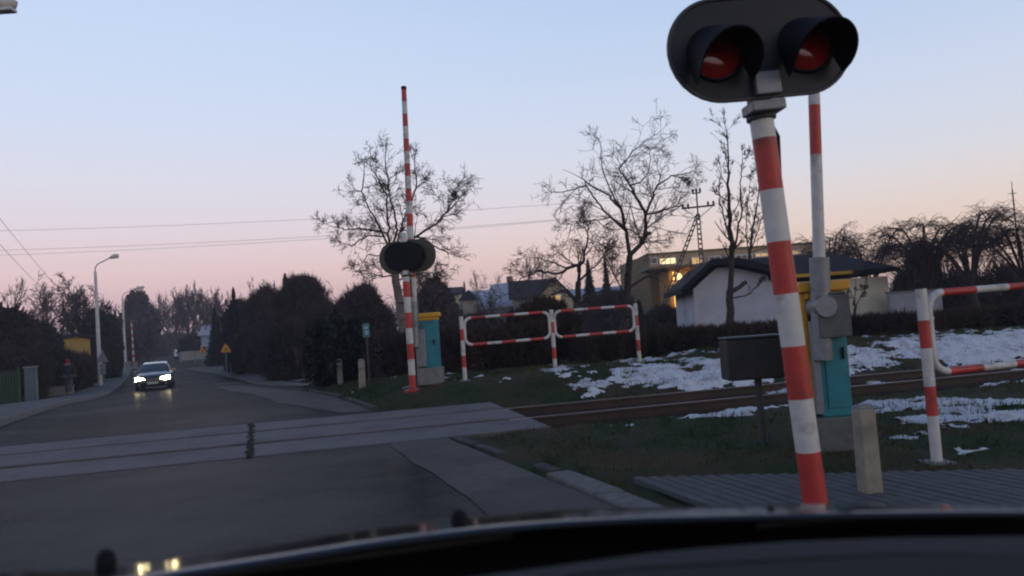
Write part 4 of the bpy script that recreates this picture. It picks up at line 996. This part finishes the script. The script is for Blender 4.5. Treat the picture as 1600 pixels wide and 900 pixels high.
# boom runs from the cabinet's left shoulder to the tip at pixel (631,140)
o_w = Vector((fc.x-.23, 16.1-.28, fc.z+.34+.88)); tipw = pt(631, 140, 15.95); bdir = tipw-o_w
g_ = .45; rest = bdir.length-g_; nW = .48; band = (rest-nW)/14.0
bands = [(nW, WHITE)]+[((band), RED if k % 2 == 0 else WHITE) for k in range(14)]
bands = [(nW, WHITE)]+[(band*14/15*1.0, RED if k % 2 == 0 else WHITE) for k in range(15)]
barrier(fc, 0, 'far teal barrier machine with yellow lid and its boom raised behind the signal pole', bdir, rest, bands, grey=g_)
nc = pt(1297, 700, 7.1); nc.z = gz(nc.x, 7.1)-.02
o_w = Vector((nc.x-.08, 7.1-.28, nc.z+.30+.88*1.08)); tipw = pt(1262, -160, 6.7); bdir = tipw-o_w
barrier((nc.x, 7.1, nc.z), 0, 'near teal barrier machine standing behind the near striped signal pole', bdir, 5, [(.88, WHITE)]+[(.42, RED if k % 2 == 0 else WHITE) for k in range(8)], H=1.08, grey=.42, plinth=(.44,.42,.30), r0=.05, r1=.045, W=.32, drive=True)

# pale marker posts
def marker(p, h, wd, label, lean=0):
    root = empty('marker_post', p); root.rotation_euler = (0, lean, .2); tag(root, label, 'post', 'pale concrete marker posts')
    b = MB(); b.box((0,0,h/2-.05), (wd, wd*.8, h+.1), POSTM, taper=.93); b.build('shaft', root, bevel=.012)
    c = MB(); c.box((0,0,h+.012), (wd*.9, wd*.72, .024), CONC, taper=.7); c.build('cap', root, bevel=.006)
q = gp(532, 601); marker(q, .66, .15, 'left pale concrete marker post before the evergreen hedge')
q = gp(566, 607); marker(q, .66, .16, 'right pale concrete marker post with snow at its foot', .03)
q = pt(1362, 790, 5.35); q.z = gz(q.x, q.y)-.0; marker(q, .60, .13, 'near pale marker post standing right of the near signal pole', 0)
BLACKM = mix_second(mat('dirty_black_steel', (.016,.016,.015), .7, .3, 6), (.03,.026,.022), 3, .5, .7)
# cable junction box by the near pole
root = empty('junction_box', (pt(1190, 560, 7.6).x, 7.6, gz(2.4, 7.6))); tag(root, 'dark grey relay box on a short leg left of the near signal pole', 'relay box')
b = MB(); b.box((-.05,0,.80), (.62,.3,.38), BLACKM); b.build('body', root, bevel=.02)
b = MB(); b.tube([(-.05,0,-.1),(-.05,0,.62)], .035, STEELD, 8); b.build('leg', root, smooth=True)
b = MB(); b.box((-.05,0,1.005), (.63,.31,.02), STEELD); b.build('lid', root, bevel=.008)
# green plate on a stake by the hedge
root = empty('sign_plate', (pt(577, 590, 19.6).x, 19.6, gz(-3.4, 19.6))); tag(root, 'small green-blue plate on a stake in front of the hedge', 'sign')
b = MB(); b.tube([(0,0,-.1),(0,0,1.25)], .022, STEELD, 8); b.build('stake', root, smooth=True)
b = MB(); zt = float(pt(577, 516, 19.6).z)-root.location.z; b.box((0,-.03,zt), (.17,.015,.34), mat('green_blue_plate', (.03,.16,.16), .4)); pl = b.build('plate', root, bevel=.005)
PALEM = mat('faded_plate_mark', (.22,.38,.42), .5, .2, 8); b = MB(); b.box((0,-.042,zt+.07), (.10,.004,.07), PALEM); b.box((.01,-.042,zt-.05), (.09,.004,.10), PALEM); b.build('marking', pl)

# yellow triangular warning signs
def warning(p, H, s, label, lean=0):
    root = empty('warning_sign', p, .35); tag(root, label, 'warning sign', 'yellow triangular warning signs')
    b = MB(); b.tube([(0,0,-.1),(0,0,H)], .035, GREYM, 8); b.build('post', root, smooth=True)
    r = s*.577; tri = lambda k, c=0: [(math.cos(PI/2+2*PI*i/3+a)*k, math.sin(PI/2+2*PI*i/3+a)*k) for i in range(3) for a in (-.13, .13)]
    fn = lambda x, z, d: Vector((x, -.05-d, H-r*.5+z))
    YS = mat('sign_yellow', (.75,.36,.01), .4, .08, 6); RS = mat('sign_red', (.5,.03,.02), .4, .1, 6); b = MB(); b.prism(tri(r), 0, .02, fn, RS); pl = b.build('plate', root)
    b = MB(); b.prism(tri(r*.80), .022, .026, fn, YS); b.build('face', pl)
    b = MB(); b.box(fn(0, .0, .029), (s*.07, .004, s*.26), BLACKR); b.box(fn(0, -s*.13+.0, .029), (s*.30, .004, s*.06), BLACKR); b.box(fn(0, s*.06, .031), (s*.2, .004, s*.05), BLACKR); b.build('symbol', pl)
q = pt(355, 589, 52); q.z = gz(q.x, 52); warning(q, float(pt(352, 541, 52).z)-q.z, .66, 'larger yellow triangular warning sign on a grey post before the dark thicket')
q = pt(317, 574, 82); q.z = gz(q.x, 82); warning(q, float(pt(315, 545, 82).z)-q.z, .66, 'smaller farther yellow warning sign on the grass island')
q = pt(361, 586, 56); q.z = gz(q.x, 56); root = empty('bare_post', q); tag(root, 'thin pale post just behind the larger warning sign', 'post'); b = MB(); b.tube([(0,0,-.1),(0,0,1.7)], .04, GREYM, 8); b.build('shaft', root, smooth=True); b = MB(); b.tube([(0,0,1.7),(0,0,1.73)], .055, GREYM, 8); b.build('cap', root, smooth=True)
# back of a triangular sign in front of the tall lamp
q = pt(163, 605, 47); q.z = gz(q.x, 47)+.1; root = empty('traffic_sign', q, -.25); tag(root, 'grey back of a triangular sign above a plate, right of the tall lamp post', 'traffic sign')
b = MB(); b.tube([(0,0,0),(0,0,2.3)], .03, GREYM, 8); b.build('post', root, smooth=True)
b = MB(); b.prism([(-.42,0),(.42,0),(0,.72)], 0, .02, lambda x, z, d: Vector((x, -.04-d, 1.55+z)), GREYM); b.build('plate', root); b = MB(); b.box((0,-.05,1.15), (.42,.02,.62), GREYM); b.build('lower_plate', root)

# distant second barrier pair, raised
for i, (u0, v0, u1, v1, Y, lab) in enumerate([(210,582,205,500,88,'nearer of the two distant striped raised booms beside the second lamp'), (220,568,215,503,125,'farther distant striped raised boom beside the farthest lamp')]):
    a = pt(u0, v0, Y); a.z = gz(a.x, Y)+.1; t_ = pt(u1, v1, Y)
    root = empty('raised_boom', a); tag(root, lab, 'barrier', 'distant raised crossing booms'); b = MB(); striped(b, (0,0,.5), Vector(t_)-Vector(a), .10, .08, 13, 0, 8); b.build('boom', root, smooth=True)
    b = MB(); b.box((0.0,0.2,.4), (.5,.4,.8), CONC); b.build('base_box', root, bevel=.02)

# utility pole: lattice concrete A-pole with cross-arms
def utility():
    Y = 60.0; foot = pt(1101, 470, Y); z0 = gz(foot.x, Y); root = empty('utility_pole', (foot.x, Y, z0)); tag(root, 'dark perforated utility pole with a slanted stay leg and insulators', 'utility pole'); o = Vector(root.location)
    tip = pt(1088, 298, Y)-o; bj = pt(1090.5, 335, Y)-o; base_ = Vector((0, 0, -.2))
    def ladder(name, a, b_, w0, w1, n):
        m = MB(); 
        for s in (-1, 1):
            m.tube([a+Vector((s*w0/2,0,0)), b_+Vector((s*w1/2,0,0))], [.05,.045], STEELD, 6)
        for k in range(n+1): c = a.lerp(b_, k/n); ww = w0+(w1-w0)*k/n; m.box(c, (ww, .1, .12), STEELD)
        m.build(name, root)
    ladder('pole', base_, bj, .34, .24, 26)
    m = MB(); m.tube([bj, tip], .06, STEELD, 8); m.build('top_mast', root, smooth=True)
    ft = pt(1055, 430, Y); d = (ft-o-bj); k = (bj.z+.2)/-d.z; ladder('stay_leg', bj+d*k, bj+d*.02, .34, .2, 26)
    ca, cb = pt(1065, 326, Y)-o, pt(1117, 320.5, Y)-o; m = MB(); m.tube([ca, cb], .07, STEELD, 6); m.tube([ca+Vector((.1,0,0)), bj-Vector((0,0,.35)), cb-Vector((.1,0,0))], .03, STEELD, 6); arm = m.build('cross_arm', root)
    ta, tb = pt(1082, 302.5, Y)-o, pt(1094.5, 301, Y)-o; m = MB(); m.tube([ta, tb], .05, STEELD, 6); arm2 = m.build('top_arm', root)
    def ins(p, par): m = MB(); m.tube([p, p+Vector((0,0,.14)), p+Vector((0,0,.2)), p+Vector((0,0,.34))], [.05,.09,.10,.06], STEELD, 8); m.build('insulator', par, smooth=True)
    for f in (.04, .2, .8, .96): ins(ca.lerp(cb, f), arm)
    for f in (.05, .5, .95): ins(ta.lerp(tb, f), arm2)
    return o, ca, cb, ta, tb
uo, ca, cb, ta, tb = utility()
WIRE = mat('wire', (.05,.05,.055), .6)
def wire(a, b_, sag, r, label, grp):
    a, b_ = Vector(a), Vector(b_); m = MB(); P = [a.lerp(b_, k/40)-Vector((0,0,sag*4*(k/40)*(1-k/40))) for k in range(41)]; m.tube(P, r, WIRE, 4); tag(m.build('overhead_wire'), label, 'wire', grp)
gA = 'wires from the utility pole across the pink sky'
wire(uo+ta.lerp(tb,.5), pt(-420, 366, 58), .75, .010, 'topmost thin wire running left from the utility pole', gA)
wire(uo+ca.lerp(cb,.04), pt(-420, 398, 58), .8, .010, 'middle thin wire running left from the utility pole cross-arm', gA)
wire(uo+ca.lerp(cb,.2), pt(-420, 408, 60), .85, .010, 'lowest thin wire running left from the utility pole cross-arm', gA)
gB = 'pair of wires dropping down at the left edge'
wire(pt(-120, 190, 22), pt(118, 478, 80), .3, .012, 'right wire of the pair dropping behind the left trees', gB)
wire(pt(-120, 248, 22), pt(105, 486, 80), .3, .012, 'left wire of the pair dropping behind the left trees', gB)
# thin mast at right
q = pt(1592, 400, 60); root = empty('radio_mast', (q.x, 60, gz(q.x, 60))); tag(root, 'thin antenna mast behind the orchard at the right edge', 'mast'); H_ = float(pt(1584, 296, 60).z)-root.location.z
b = MB(); b.tube([(0,0,-.1),(0,0,H_)], [.08,.05], STEELD, 8); b.build('pole', root, smooth=True); b = MB(); b.tube([(-.3,0,H_-.3),(.3,0,H_-.3)], .025, STEELD, 6); b.tube([(0,0,H_-.05),(0,0,H_+.6)], .03, STEELD, 6); b.build('antenna', root)
# pale garden wall right of the house
a, c = pt(1388, 470, 30), pt(1470, 465, 30); root = MB(); z0 = gz(a.x, 30); H_ = float(pt(1400, 458, 30).z)-z0
root.box(((a.x+c.x)/2, 30, z0+H_/2), (c.x-a.x, .18, H_), mat('pale_garden_wall', (.25,.27,.32), .85, .2, 3)); root.box(((a.x+c.x)/2, 30, z0+H_+.03), (c.x-a.x+.1, .26, .06), CONC); tag(root.build('garden_wall', bevel=.01), 'pale garden wall beside the cream end of the white house', 'wall')
# left side: green gate, post, low wall
q = gp(22, 637); q.z = gz(q.x, q.y); S_ = q.y
root = empty('green_gate', (q.x-.2, S_, q.z), .25); tag(root, 'dark green slatted garden gate at the left edge', 'gate')
GRN = mat('green_paint', (.006,.045,.022), .5, .2, 5); b = MB(); W_ = .62
for k in range(7): b.box((-W_/2+.05+k*.087*1, 0, .62), (.045,.02,1.1), GRN)
b.build('slats', root)
for zz in (.2, 1.05): b = MB(); b.box((0,.022,zz), (W_,.02,.06), GRN); b.build('cross_bar', root)
for x in (-W_/2-.04, W_/2+.04): b = MB(); b.box((x,0,.62), (.07,.07,1.3), GRN); b.build('gate_post', root, bevel=.01)
q = pt(50, 630, 33); root = empty('service_cabinet', (q.x, 33, gz(q.x, 33)), .2); tag(root, 'tall grey-blue cabinet beside the pavement left of the person', 'cabinet'); zt = float(pt(50, 574, 33).z)-root.location.z
b = MB(); b.box((0,0,zt/2), (.42,.3,zt), mat('grey_blue_paint', (.055,.085,.10), .5, .2, 5)); cb_ = b.build('body', root, bevel=.02); b = MB(); b.box((0,-.155,zt*.52), (.34,.012,zt*.8), mat('grey_blue_door', (.07,.10,.115), .5, .2, 5)); b.build('door', root, bevel=.004); b = MB(); b.box((0,0,zt+.02), (.48,.36,.05), GREYM); b.build('lid', root, bevel=.01)
root = empty('garden_wall', (pt(80, 620, 43).x, 43, gz(-26, 43)-.1), .3); tag(root, 'low grey rubble wall behind the pavement left of the person', 'wall')
b = MB(); b.box((0,0,.25), (2.2,.25,.6), CONC); b.build('wall', root, bevel=.02); b = MB(); b.box((0,0,.57), (2.3,.32,.06), KERB); b.build('coping', root, bevel=.01)

# ------------------------------------------------------------------ pedestrian
def person(p, rz):
    SK = mat('skin', (.35,.2,.15), .6); JK = mat('dark_navy_jacket', (.010,.011,.018), .85, .2, 9); TR = mat('grey_trousers', (.05,.055,.065), .85, .2, 9); RD = mat('red_cap', (.22,.015,.02), .9); SH = mat('dark_shoes', (.012,.011,.011), .6)
    root = empty('person', p, rz); tag(root, 'person in a dark jacket, red hood and grey trousers walking on the pavement', 'person')
    def skin(name, verts, edges, rad, m, sub=2, parent=root, rootv=0):
        me = bpy.data.meshes.new(name); me.from_pydata(verts, edges, []); o = bpy.data.objects.new(name, me); COL.objects.link(o); o.parent = parent; me.materials.append(m)
        s = o.modifiers.new('skin', 'SKIN'); s.use_smooth_shade = True
        for i, r in enumerate(rad): me.skin_vertices[0].data[i].radius = r if isinstance(r, tuple) else (r, r)
        me.skin_vertices[0].data[rootv].use_root = True
        sb = o.modifiers.new('sub', 'SUBSURF'); sb.levels = sub; sb.render_levels = sub
        return o
    # one continuous body: pelvis, spine, neck, head, arms, legs (mid-stride)
    V = [(0,0,.95),(0,0,1.15),(0,.01,1.38),(0,.0,1.50),(0,-.01,1.60),(0,-.02,1.70),
         (.19,.0,1.40),(.25,.06,1.14),(.26,-.06,.92),(.26,-.10,.84), (-.19,.0,1.40),(-.25,-.05,1.14),(-.25,-.16,.94),(-.25,-.19,.86),
         (.10,0,.90),(.11,-.17,.50),(.11,-.14,.10),(.11,-.30,.045), (-.10,0,.90),(-.11,.08,.50),(-.11,.30,.12),(-.11,.20,.05)]
    Ed = [(0,1),(1,2),(2,3),(3,4),(4,5),(2,6),(6,7),(7,8),(8,9),(2,10),(10,11),(11,12),(12,13),(0,14),(14,15),(15,16),(16,17),(0,18),(18,19),(19,20),(20,21)]
    Rd = [(.15,.11),(.14,.11),(.17,.11),.055,.085,.085,.07,.05,.038,.042,.07,.05,.038,.042,.095,.062,.042,.04,.095,.062,.042,.04]
    body = skin('body', V, Ed, Rd, SK)
    skin('jacket', [V[i] for i in (0,1,2,6,7,8,10,11,12)]+[(0,0,.84)], [(0,1),(1,2),(2,3),(3,4),(4,5),(2,6),(6,7),(7,8),(0,9)], [(.20,.16),(.20,.16),(.21,.15),.10,.075,.06,.10,.075,.06,(.20,.155)], JK)
    skin('trousers', [V[i] for i in (0,14,15,16,18,19,20)], [(0,1),(1,2),(2,3),(0,4),(4,5),(5,6)], [(.17,.13),.115,.085,.065,.115,.085,.065], TR)
    for s, (a, b_) in ((1, (16, 17)), (-1, (20, 21))): skin('shoe', [V[a][:2]+(V[a][2]-.03,), V[b_]], [(0,1)], [.06,.05], SH, 1)
    skin('hood', [(0,.035,1.50),(0,.035,1.62),(0,.02,1.72)], [(0,1),(1,2)], [.11,.115,.09], RD)
    for s in (-1, 1):
        e = MB(); e.tube([(s*.03,-.108,1.665),(s*.03,-.115,1.665)], .009, BLACKR, 8); e.build('eye', root)
    e = MB(); e.tube([(0,-.09,1.665),(0,-.125,1.64),(0,-.1,1.63)], [.01,.014,.008], SK, 8); e.build('nose', root, smooth=True)
q = pt(108, 622, 38.5); person((q.x, 38.5, gz(q.x, 38.5)+.05 if False else float(base(38.5))+.13), math.radians(200))

# ------------------------------------------------------------------ oncoming car
def oncoming(p, rz):
    PAINT = mat('dark_car_paint', (.035,.038,.045), .3, .1, 4, metal=.3, coat=1); GL = mat('car_glass', (.015,.022,.03), .06, .1, 3, spec=.8); RUB = mat('tyre_rubber', (.012,.012,.012), .9); CH = mat('chrome', (.5,.5,.52), .2, .1, 5, metal=1)
    HL = mat('headlight_on', (.9,.85,.6), .3, .05, 3, emit=(1.0,.84,.42), estr=110); PLT = mat('number_plate', (.5,.5,.42), .5)
    root = empty('oncoming_car', p, rz); tag(root, 'dark hatchback coming towards the crossing with its headlights on', 'car')
    # front faces -Y; stations (y, half width, z low, z shoulder, z top)
    st = [(-2.05,.62,.32,.55,.60),(-1.98,.78,.22,.62,.70),(-1.7,.85,.2,.72,.80),(-1.15,.875,.2,.82,.93),(-.75,.88,.2,.88,.97),(0,.88,.2,.90,.98),(1.2,.88,.2,.92,1.0),(1.85,.84,.22,.92,1.0),(2.05,.72,.3,.85,.92)]
    V = []; F = []
    for y, w_, a, b_, c in st:
        for x, z in ((-w_*.9,a),(-w_,a+.12),(-w_,b_-.12),(-w_*.95,b_),(-w_*.72,c),(0,c+.03),(w_*.72,c),(w_*.95,b_),(w_,b_-.12),(w_,a+.12),(w_*.9,a)): V.append((x,y,z))
    n = 11
    for i in range(len(st)-1):
        for k in range(n): F.append((i*n+k, i*n+(k+1) % n, (i+1)*n+(k+1) % n, (i+1)*n+k))
    F += [tuple(range(n)), tuple(range(len(V)-1, len(V)-n-1, -1))]
    b = MB(); b.add(V, F, PAINT); b.build('body', root, smooth=True)
    cs = [(-.98,.74,.90,.92),(-.35,.60,.90,1.34),(.1,.60,.9,1.43),(.9,.60,.9,1.42),(1.5,.58,.9,1.30),(1.95,.66,.9,.98)]
    V = []
    for y, w_, a, c in cs:
        for x, z in ((-.76,a),(-w_,c-.06 if c > 1 else c-.01),(-w_*.85,c),(w_*.85,c),(w_,c-.06 if c > 1 else c-.01),(.76,a)): V.append((x,y,z))
    F = []; n = 6
    for i in range(len(cs)-1):
        for k in range(n-1): F.append((i*n+k, i*n+k+1, (i+1)*n+k+1, (i+1)*n+k))
    b = MB(); b.add(V, F, GL); b.build('windows', root, smooth=True)
    b = MB(); b.add([(x*1.0,y,z+.012) for x,y,z in [V[k] for i in range(1,5) for k in (range(i*6+1, i*6+5))]], [(i*4+k, i*4+k+1, (i+1)*4+k+1, (i+1)*4+k) for i in range(3) for k in range(3)], mat('car_roof_paint', (.12,.125,.14), .35, coat=1)); b.build('roof', root, smooth=True)
    for s in (-1, 1):
        b = MB(); b.tube([(s*.76,-.96,.93),(s*.63,-.35,1.31)], .03, PAINT, 6); b.build('pillar', root, smooth=True)
        h = MB(); h.add([(s*.40,-2.02,.63),(s*.42,-1.985,.48),(s*.80,-1.90,.52),(s*.83,-1.80,.70),(s*.62,-1.93,.71)], [(0,1,2,3,4)], HL); h.add([(s*.38,-2.06,.63),(s*.40,-2.03,.47),(s*.80,-1.93,.52),(s*.83,-1.83,.70),(s*.62,-1.96,.71)], [(0,1,2,3,4)], HL); h.build('headlight', root)
        sp_ = bpy.data.lights.new('headlight_beam', 'SPOT'); sp_.energy = 1500; sp_.color = (1, .82, .4); sp_.spot_size = math.radians(50); sp_.spot_blend = .8; sp_.shadow_soft_size = .09
        so = bpy.data.objects.new('headlight_beam', sp_); COL.objects.link(so); so.parent = root; so.location = (s*.62, -2.12, .61); so.rotation_euler = (math.radians(85), 0, 0)
        m = MB(); m.box((s*.96,-.62,1.0), (.2,.12,.14), PAINT); m.build('mirror', root, bevel=.03)
        f = MB(); f.tube([(s*.62,-2.035,.34),(s*.62,-2.02,.34)], .06, CH, 10); f.build('fog_lamp', root)
    g = MB(); 
    for k in range(4): g.box((0,-2.065,.60-k*.035), (.62,.015,.014), CH)
    g.box((0,-2.058,.545), (.66,.01,.15), BLACKR); g.build('grille', root)
    g = MB(); g.box((0,-2.09,.40), (.52,.012,.115), PLT); g.build('number_plate', root)
    g = MB(); g.box((0,-2.03,.27), (1.1,.06,.1), BLACKR); g.build('lower_intake', root, bevel=.02)
    for x in (-.76, .76):
        for y in (-1.3, 1.35):
            wv = empty('wheel', (x, y, .31)); wv.parent = root
            t = MB(); t.tube([(-.1,0,0),(-.085,0,0),(.085,0,0),(.1,0,0)], [.27,.31,.31,.27], RUB, 24); t.build('tyre', wv, smooth=True)
            r_ = MB(); sx = .103 if x > 0 else -.103; r_.tube([(sx*.9,0,0),(sx,0,0)], [.19,.17], CH, 16); r_.build('rim', wv, smooth=True)
q = pt(244, 608, 43.3); q.z = float(base(43.3)); oncoming((q.x, 43.3, q.z), math.radians(20))
# far pale vehicle at the end of the road and a white fence panel by the house
q = pt(283, 556, 130); root = empty('parked_van', (q.x, 130, gz(q.x, 130)), .5); tag(root, 'tiny white vehicle parked at the far bend of the road', 'van')
b = MB(); b.box((0,0,.95), (1.8,4.2,1.2), mat('white_van_paint', (.55,.57,.6), .4), taper=.88); b.build('body', root, bevel=.12)
b = MB(); b.box((0,-1.9,1.2), (1.45,.2,.45), GLASS); b.build('windscreen', root)
for x in (-.8,.8):
    for y in (-1.3,1.3): b = MB(); b.tube([(x-.1,y,.3),(x+.1,y,.3)], .3, BLACKR, 14); b.build('wheel', root, smooth=True)
q = pt(305, 566, 100); root = empty('fence_panel', (q.x, 100, gz(q.x, 100)), .3); tag(root, 'short pale fence before the far white house', 'fence')
b = MB(); b.box((0,0,.9), (3.4,.1,1.1), mat('pale_fence', (.22,.21,.2), .8)); b.build('boards', root); b = MB(); [b.box((x,-.08,.7), (.14,.12,1.5), CONC) for x in (-1.7,0,1.7)]; b.build('fence_post', root)

# ------------------------------------------------------------------ the car the photograph is taken from
def own_car():
    root = empty('own_car', (0,0,0)); tag(root, 'dark bonnet, wipers and dashboard of the car the photo is taken from', 'car')
    CARP = mat('dark_blue_bonnet', (.006,.007,.010), .10, .1, 3, coat=0, spec=.6)
    DASH = mat('dashboard_plastic', (.006,.0065,.012), .9, .15, 60, .5); DSH2 = mat('dashboard_lower', (.003,.0035,.006), .9, .15, 60, .5)
    CW = mat('black_cowl_plastic', (.004,.004,.005), .55, .3, 20)
    # skyline of the bonnet as seen from the seat
    zc = .93; sky_px = [(-500,925),(-250,906),(0,888),(167,882),(400,850),(560,826),(720,808),(860,799),(1000,795),(1240,790),(1420,790),(1600,793),(1850,805)]
    C = []
    for u, v in sky_px:
        r = ray(u, v); t = (zc-EYE)/r[2]; C.append(Vector((r[0]*t, r[1]*t, zc)))
    hd = Vector((-.33, .94, 0)); offs = [-.34,-.26,-.2,-.16,-.12,-.08,-.05,-.02,0,.05,.12,.25,.4,.55,.66,.72,.74]
    def zoff(s):
        # slope grows from a few degrees near the screen to the sight angle at the skyline and beyond
        z = 0; n = 24
        for k in range(n):
            x = s*(k+.5)/n; sl = math.radians(14.5+(52*x if x < 0 else 14*x)); z -= math.tan(max(sl, math.radians(7.5)))*s/n
        return z if s < .66 else z-(s-.66)*2.2
    V = []; F = []; n = len(C)
    CC = []
    for i in range(n-1):
        for k in range(4): 
            p0 = C[max(i-1,0)]; p1 = C[i]; p2 = C[i+1]; p3 = C[min(i+2,n-1)]; t = k/4
            CC.append(.5*((2*p1)+(p2-p0)*t+(2*p0-5*p1+4*p2-p3)*t*t+(3*p1-p0-3*p2+p3)*t**3))
    CC.append(C[-1]); n = len(CC)
    for s in offs:
        for c in CC: q = c+hd*s; V.append((q.x, q.y, zc+zoff(s)))
    for j in range(len(offs)-1):
        for i in range(n-1): F.append((j*n+i, j*n+i+1, (j+1)*n+i+1, (j+1)*n+i))
    bo = np_mesh('bonnet', V, F, CARP, root, smooth=True); sb = bo.modifiers.new('s', 'SOLIDIFY'); sb.thickness = .004; sb.offset = -1
    # washer nozzles
    for (u, v) in ((167, 897), (719, 832)):
        r = ray(u, v); zz = .945; t = (zz-EYE)/r[2]; p = Vector((r[0]*t, r[1]*t, zz))
        b = MB(); b.tube([p+Vector((0,0,-.012)), p+Vector((0,0,.0)), p+Vector((0,-.001,.016)), p+Vector((0,-.002,.030)), p+Vector((0,-.003,.036))], [.015,.0145,.0145,.0125,.006], BLACKR, 16); b.build('washer_nozzle', root, smooth=True)
    # cowl below the windscreen
    def line(px, z): 
        o = []
        for u, v in px: r = ray(u, v); t = (z-EYE)/r[2]; o.append(Vector((r[0]*t, r[1]*t, z)))
        return o
    a = line([(-500,972),(0,912),(400,872),(700,839),(900,820),(1100,811),(1300,804),(1600,804),(1900,812)], .94)
    c = line([(-500,1010),(0,950),(400,905),(700,882),(900,866),(1100,852),(1300,841),(1600,836),(1900,840)], .915)
    d = line([(-500,1200),(0,1120),(400,1040),(700,960),(900,910),(1100,880),(1300,866),(1600,858),(1900,862)], .90)
    e = [q+Vector((0,.05,-.10)) for q in a]
    b = MB(); n = len(a); rows = [e, a, c, d]; b.add([p for r_ in rows for p in r_], [(j*n+i, j*n+i+1, (j+1)*n+i+1, (j+1)*n+i) for j in range(3) for i in range(n-1)], CW); b.build('cowl', root, smooth=True)
    # wipers
    w1 = line([(770,826),(900,822),(1100,817),(1240,812),(1330,808)], .955); b = MB(); b.tube(w1, [.004,.006,.007,.008,.009], BLACKR, 8); b.build('wiper_blade', root, smooth=True)
    w1 = line([(1180,822),(1300,812),(1420,806),(1560,804),(1720,808)], .958); b = MB(); b.tube(w1, [.006,.008,.009,.009,.008], CW, 8); b.build('wiper_blade', root, smooth=True)
    w1 = line([(150,925),(300,905),(500,878),(700,850),(800,836)], .948); b = MB(); b.tube(w1, [.004,.006,.007,.008,.008], CW, 8); b.build('wiper_blade', root, smooth=True)
    w1 = line([(1300,806),(1345,803),(1440,806)], .962); b = MB(); b.tube(w1, [.010,.014,.008], CW, 10); b.build('wiper_arm', root, smooth=True)
    # dashboard top with its seam
    z = .985
    A = line([(560,925),(760,899),(900,880),(1000,866),(1100,856),(1240,846),(1400,840),(1600,838),(1900,842)], z)
    B = line([(560,960),(760,930),(900,897),(1000,886),(1100,880),(1240,872),(1400,864),(1600,866),(1900,872)], z+.012)
    Bq = line([(560,966),(760,934),(900,900.5),(1000,889.5),(1100,883.5),(1240,875.5),(1400,867),(1600,866.5),(1900,872.5)], z+.012)
    D = line([(560,1200),(760,1180),(900,1150),(1000,1120),(1100,1110),(1240,1100),(1400,1090),(1600,1080),(1900,1080)], z-.01)
    fr = [q+Vector((0,.03,-.12)) for q in A]
    b = MB(); n = len(A); rows = [fr, A, B]; b.add([p for r_ in rows for p in r_], [(j*n+i, j*n+i+1, (j+1)*n+i+1, (j+1)*n+i) for j in range(2) for i in range(n-1)], DASH); b.build('dashboard', root, smooth=True)
    b = MB(); m2 = [p+Vector((0,0,-.006)) for p in B]; m3 = [p+Vector((0,0,-.006)) for p in Bq]
    rows = [B, m2, m3, Bq]; b.add([p for r_ in rows for p in r_], [(j*n+i, j*n+i+1, (j+1)*n+i+1, (j+1)*n+i) for j in range(3) for i in range(n-1)], DARKGAP); b.build('dashboard_seam', root)
    b = MB(); rows = [Bq, D]; b.add([p for r_ in rows for p in r_], [(i, i+1, n+i+1, n+i) for i in range(n-1)], DSH2); b.build('dashboard_cover', root, smooth=True)
own_car()

# ------------------------------------------------------------------ evening haze
hb = MB(); hb.box((0, 1400, 7.5), (6000, 3600, 22), BLACK); hz = hb.build('haze'); hz.data.materials.clear()
hm = bpy.data.materials.new('haze_air'); hm.use_nodes = True; ht = hm.node_tree; ht.nodes.clear()
ho_ = ht.nodes.new('ShaderNodeOutputMaterial'); pv = ht.nodes.new('ShaderNodeVolumePrincipled'); pv.inputs['Color'].default_value = (.86,.88,.95,1); pv.inputs['Density'].default_value = .0010; pv.inputs['Anisotropy'].default_value = .2
ht.links.new(pv.outputs[0], ho_.inputs['Volume']); hz.data.materials.append(hm)
tag(hz, 'thin bluish evening haze over the far end of the road', 'haze', kind='stuff'); hz.display_type = 'WIRE'
